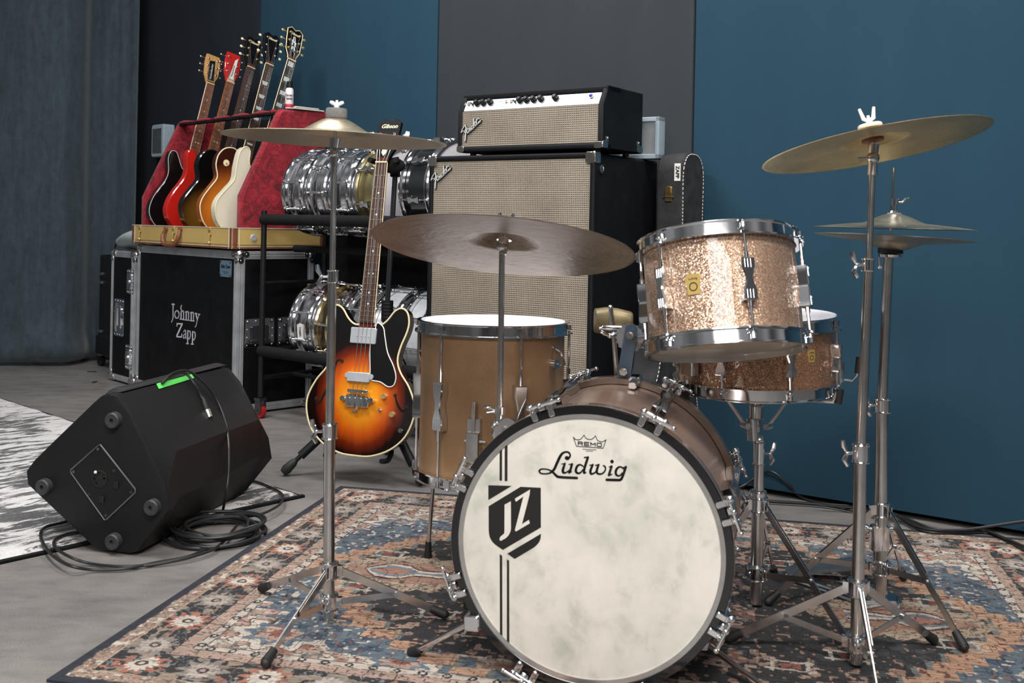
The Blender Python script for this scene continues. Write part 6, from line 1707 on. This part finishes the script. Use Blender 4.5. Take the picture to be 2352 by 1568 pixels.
# perforated grille on the far upper side
def seg_off(i, j, t0, t1, z0, z1, h):
    a, b = V(S2[i][:2]), V(S2[j][:2]); d = (b - a).normalized(); n = V((d.y, -d.x)); 
    if n.dot(V(cen) - a) > 0: n = -n
    return a, b, d, n
a, b, d, n = seg_off(12, 10, 0, 1, 0, 0, 0)
gm = NT('perforated_steel'); vv = gm.n('TexVoronoi'); gm.l(gm.obj(), vv.inputs['Vector']); vv.inputs['Scale'].default_value = 180; vv.inputs['Randomness'].default_value = 0.0
gm.set(base=gm.ramp(vv.outputs['Distance'], [(0.28, (0.003, .003, .003)), (0.42, (.05, .05, .055))]), rough=.45, metal=.4)
a0 = V(S2[0][:2]) ; m = MB(); rows = []
A_ = V(S2[0][:2]); B_ = V(S2[12][:2])
for z in (-.03, -.05, -.56, -.585):
    row = []
    for t in [k / 10 for k in range(11)]:
        P = A_.lerp(B_, t); nn = V(((B_ - A_).y, -(B_ - A_).x)).normalized()
        if nn.dot(V(cen) - A_) > 0: nn = -nn
        bulge = .016 * (sin(pi * min(1, max(0, t)))) ** .5 if z in (-.05, -.56) else .004 * sin(pi * t)
        P = P + nn * (bulge + .005); row.append((P.x, P.y, z))
    rows.append(row)
m.loft(rows, cap=False, closed=False); m.build('grille', gm.mat, wedge, ang=60)
for px, py in ((263, 963), (104, 1115), (352, 1162), (263, 1240)):
    q = wi @ wf(px, py); m = MB(); m.lathe([(.006, .020), (.018, .021), (.0205, .018), (.0215, .003), (.0215, 0), (.006, 0)], 32, T(q.x + .004, q.y, 0), closed=True); m.lathe([(0, .012), (.007, .012)], 24, T(q.x + .004, q.y, 0)); m.build('rubber_foot', simple('grey_rubber', (.035, .036, .04, 1), .5, var=.2, scale=60), wedge)
pl = [tuple(wi @ wf(*p))[:2] for p in ((229, 1022), (233, 1020), (313, 1122), (313, 1130), (248, 1191), (243, 1193), (166, 1085), (165, 1078))]
m = MB(); m.prism(pl, .0015, .005, bev=.0015); plo = m.build('socket_plate', MT['black_plastic'], wedge)
m = MB(); m.tube([(p[0], p[1], .0045) for p in pl], .0022, 6, closed=True); m.build('plate_rim', simple('worn_plate_rim', (.09, .09, .10, 1), .4), plo)
q = wi @ wf(232, 1098); m = MB(); m.lathe([(.018, .007), (.022, .0065), (.0225, .005), (.018, .005)], 30, T(q.x, q.y, 0), closed=True); m.lathe([(0, .0052), (.018, .0055)], 24, T(q.x, q.y, 0)); m.build('pole_socket', MT['ink'], plo)
for px, py in ((270, 1112), (237, 1145)):
    q = wi @ wf(px, py); m = MB(); m.rbox((q.x, q.y, .006), (.014, .020, .005), .003, M=None); m.build('connector_cover', MT['black_gloss'], plo)
q = wi @ wf(223, 1083); m = MB(); m.sphere((q.x, q.y, .0065), .0045); m.build('indicator_dot', MT['white_plastic'], plo)
for px, py in ((228, 1030), (172, 1082), (265, 1080), (304, 1129), (208, 1134), (246, 1182)):
    q = wi @ wf(px, py); m = MB(); m.cyl((q.x, q.y, .004), (q.x, q.y, .0062), .0042, n=12); m.build('screw', MT['black_chrome'], plo)
# tape strip on the top ridge, on the side face
e_a, e_b = wf(268, 907), wf(299, 945); side_n = (wf(381, 1113) - wf(299, 945)).cross(wa).normalized()
if side_n.dot(CAM - e_a) < 0: side_n = -side_n
sp0 = wf(299, 945)
top_n = (wf(299, 945) - wf(268, 907)).cross(wa).normalized()
if top_n.dot(CAM - e_a) < 0: top_n = -top_n
def on_side(px, py, off=.0): return onplane(px, py, sp0 + side_n * off, side_n)
def on_top(px, py, off=.0): return onplane(px, py, e_a + top_n * off, top_n)
tq = [wi @ on_top(*p, .0016) for p in ((359, 881), (440, 859), (446, 868), (365, 893))]
m = MB(); m.loft([[tuple(p) for p in tq], [tuple(p + (wi.to_3x3() @ top_n) * .0006) for p in tq]]); m.build('tape_strip', MT['tape_green'], wedge, smooth=False)

# ================================================================== cables
def cable(name, label, pts, r, mat='cable', k=6, cat='cable', group=None):
    P = spline([tuple(p) for p in pts], k, closed=False); m = MB(); m.tube(P, r, 8)
    o = m.build(name, MT[mat]); return tag(o, label, cat, group)
r_ = .0040
hang = [on_top(372, 880, .008), on_top(398, 862, .016), on_top(425, 857, .016), on_side(447, 882, .010), on_side(460, 905, .008), on_side(466, 918, .008)]
mic = thing('microphone_cable', 'black microphone cable draped over the wedge speaker with a silver plug hanging', 'cable', T(*on_side(466, 918, .008)))
im = mic.matrix_world.inverted() if False else T(*(-on_side(466, 918, .008)))
long_ = [on_top(372, 880, .008), on_top(395, 858, .020), on_top(432, 852, .020), on_side(470, 880, .012), on_side(498, 918, .010), on_side(517, 965, .010), on_side(524, 1005, .012)]
lo_D = 2.96
long_ += [at(526, 1040, lo_D), at(525, 1090, lo_D - .02), at(518, 1140, lo_D - .03), onfloor(508, 1185, .012), onfloor(495, 1200, .01)]
m = MB(); m.tube([im @ V(p) for p in spline([tuple(p) for p in hang], 6, False)], r_, 8); m.tube([im @ V(p) for p in spline([tuple(p) for p in long_], 6, False)], r_, 8); mco = m.build('cord', MT['cable'], mic)
a, b, c_, e = [im @ on_side(*p, .011) for p in ((466, 912), (470, 927), (475, 941), (482, 958))]
m = MB(); m.tube([a, a.lerp(b, .6), b, c_], [.0035, .0065, .0075, .0085], 14); m.build('plug_boot', MT['rubber'], mic)
m = MB(); m.tube([c_, c_.lerp(e, .6), c_.lerp(e, .61), e], [.0095, .0095, .0085, .0085], 18); m.build('plug', MT['nickel'], mic)
# coil
m = MB(); c0 = onfloor(497, 1232); random.seed(5)
pts = []
for k in range(9):
    ph = random.random() * .6; R_ = .112 + random.uniform(-.016, .018); ox, oy = random.uniform(-.018, .018), random.uniform(-.012, .014)
    for i in range(22):
        a = 2 * pi * i / 22; pts.append((c0.x + ox + R_ * 1.0 * cos(a), c0.y + oy + R_ * sin(a), .006 + .0052 * k * .75 + .004 * sin(a * 2 + k)))
coil = cable('coiled_cable', 'coil of black cable lying on the concrete between the wedge speaker and the rug', pts, .0046, k=2)
loop = [(470, 1262), (430, 1278), (360, 1291), (290, 1305), (215, 1308), (160, 1298), (120, 1275), (98, 1245), (94, 1222), (110, 1208), (150, 1198), (172, 1190)]
cable('floor_cable', 'long loop of black cable curving round the front left of the wedge speaker', [onfloor(x, y, .008 if x > 190 else .024) for x, y in loop] , r_, group='cables round the wedge speaker')
loop = [(545, 1205), (500, 1255), (440, 1278), (350, 1296), (270, 1300), (205, 1293), (160, 1278), (128, 1258), (126, 1240), (150, 1228), (185, 1222), (210, 1216)]
cable('floor_cable', 'inner loop of black cable crossing the coil and the shag rug edge', [onfloor(x, y, .014 if x > 420 else (.008 if x > 200 else .024)) for x, y in loop], r_, group='cables round the wedge speaker')
loop = [(515, 1190), (550, 1188), (600, 1180), (640, 1160), (650, 1140), (635, 1125), (600, 1110), (575, 1105)]
cable('floor_cable', 'thin black cable curving over the white corner of the shag rug', [onfloor(x, y, .024 if x > 560 else .012) for x, y in loop], r_, group='cables round the wedge speaker')
def wallc(px, py): return onfloor(px, py, .012)
A = [onfloor(1650, 1122, .01), onfloor(1700, 1118, .03), at(1740, 1093, 3.42), at(1772, 1083, 3.38), at(1805, 1108, 3.36)] + [onfloor(x, y, .008) for x, y in ((1845, 1143), (1900, 1158), (1975, 1163), (2030, 1172), (2080, 1190), (2130, 1210), (2180, 1218))] + [at(2235, 1214, 2.99), at(2290, 1206, 2.97), at(2352, 1197, 2.95), at(2420, 1192, 2.91)]
cable('floor_cable', 'black cable that rises from the floor against the blue wall at the right edge', A, .0048, group='cables along the blue wall')
Bp = [onfloor(x, y, .010) for x, y in ((1690, 1138), (1760, 1150), (1880, 1158), (1960, 1172), (2020, 1187), (2070, 1196), (2110, 1215), (2150, 1223), (2220, 1223), (2270, 1224), (2310, 1240), (2352, 1262), (2400, 1285))]
cable('floor_cable', 'black cable snaking along the blue wall onto the rug corner', Bp, .0052, group='cables along the blue wall')
Cp = [onfloor(x, y, .018) for x, y in ((1880, 1160), (1960, 1166), (2030, 1180), (2065, 1187), (2105, 1208), (2150, 1217), (2215, 1218), (2262, 1218), (2305, 1234), (2352, 1254), (2400, 1275))]
cable('floor_cable', 'thinner black cable lying on top of its neighbour beside the blue wall', Cp, .0034, group='cables along the blue wall')

# ================================================================== far left odds and ends
q = onfloor(250, 850); XM = basis((q.x - .10, q.y + .10, 0), (.70, -.714, 0))
tc_ = thing('equipment_trolley', 'tall black equipment case with latches behind the narrow flight case', 'equipment case', XM)
m = MB(); m.rbox((.14, .10, .40), (.34, .20, .52), .03); m.rbox((.14, .10, .135), (.36, .22, .12), .02); m.rbox((.14, .10, .645), (.33, .19, .03), .01); m.build('body', MT['black_plastic'], tc_)
m = MB(); m.tube(spline([(-.09, .12, .65), (-.085, .12, .70), (-.04, .12, .745), (.03, .12, .76), (.12, .12, .745)], 4, False), .004, 8); m.build('carry_loop', MT['foam'], tc_)
for z in (.50, .55, .215, .115, .08): m = MB(); m.rbox((.02, -.004, z), (.05, .008, .016), .003, ax='y'); m.build('latch', MT['steel'], tc_)
for x in (-.06, .26):
    for y in (.04, .26): m = MB(); m.cyl((x, y - .012, .034), (x, y + .012, .034), .034, n=20); m.box((x, y, .06), (.03, .03, .04)); m.build('caster', MT['rubber'], tc_)
q = at(382, 325, 6.33); d_ = V((1, -1, 0)).normalized(); WB = basis((-2.16, wl_l(-2.16) - .045, q.z), (.7071, -.7071, 0))
wb_ = thing('wall_box', 'small pale grey box mounted on the dark wall behind the rack case', 'box', WB)
m = MB(); m.rbox((0, 0, 0), (.16, .075, .20), .012, ax='y'); m.build('housing', MT['grey_plastic'], wb_)
m = MB(); m.rbox((0, -.039, 0), (.12, .004, .15), .006, ax='y'); m.build('door_panel', MT['steel'], wb_)
m = MB(); p = onfloor(211, 853, .002); m.rbox((p.x, p.y, .002), (.05, .012, .003), .001, M=None); o = m.build('tape_scrap', MT['rubber']); tag(o, 'small black scrap of tape on the concrete near the curtain', 'tape scrap')
m = MB(); p = onfloor(217, 877, .002); m.rbox((p.x, p.y, .002), (.018, .04, .003), .001, M=None); o = m.build('tape_scrap', MT['rubber']); tag(o, 'tiny black scrap on the concrete left of the narrow flight case', 'tape scrap')
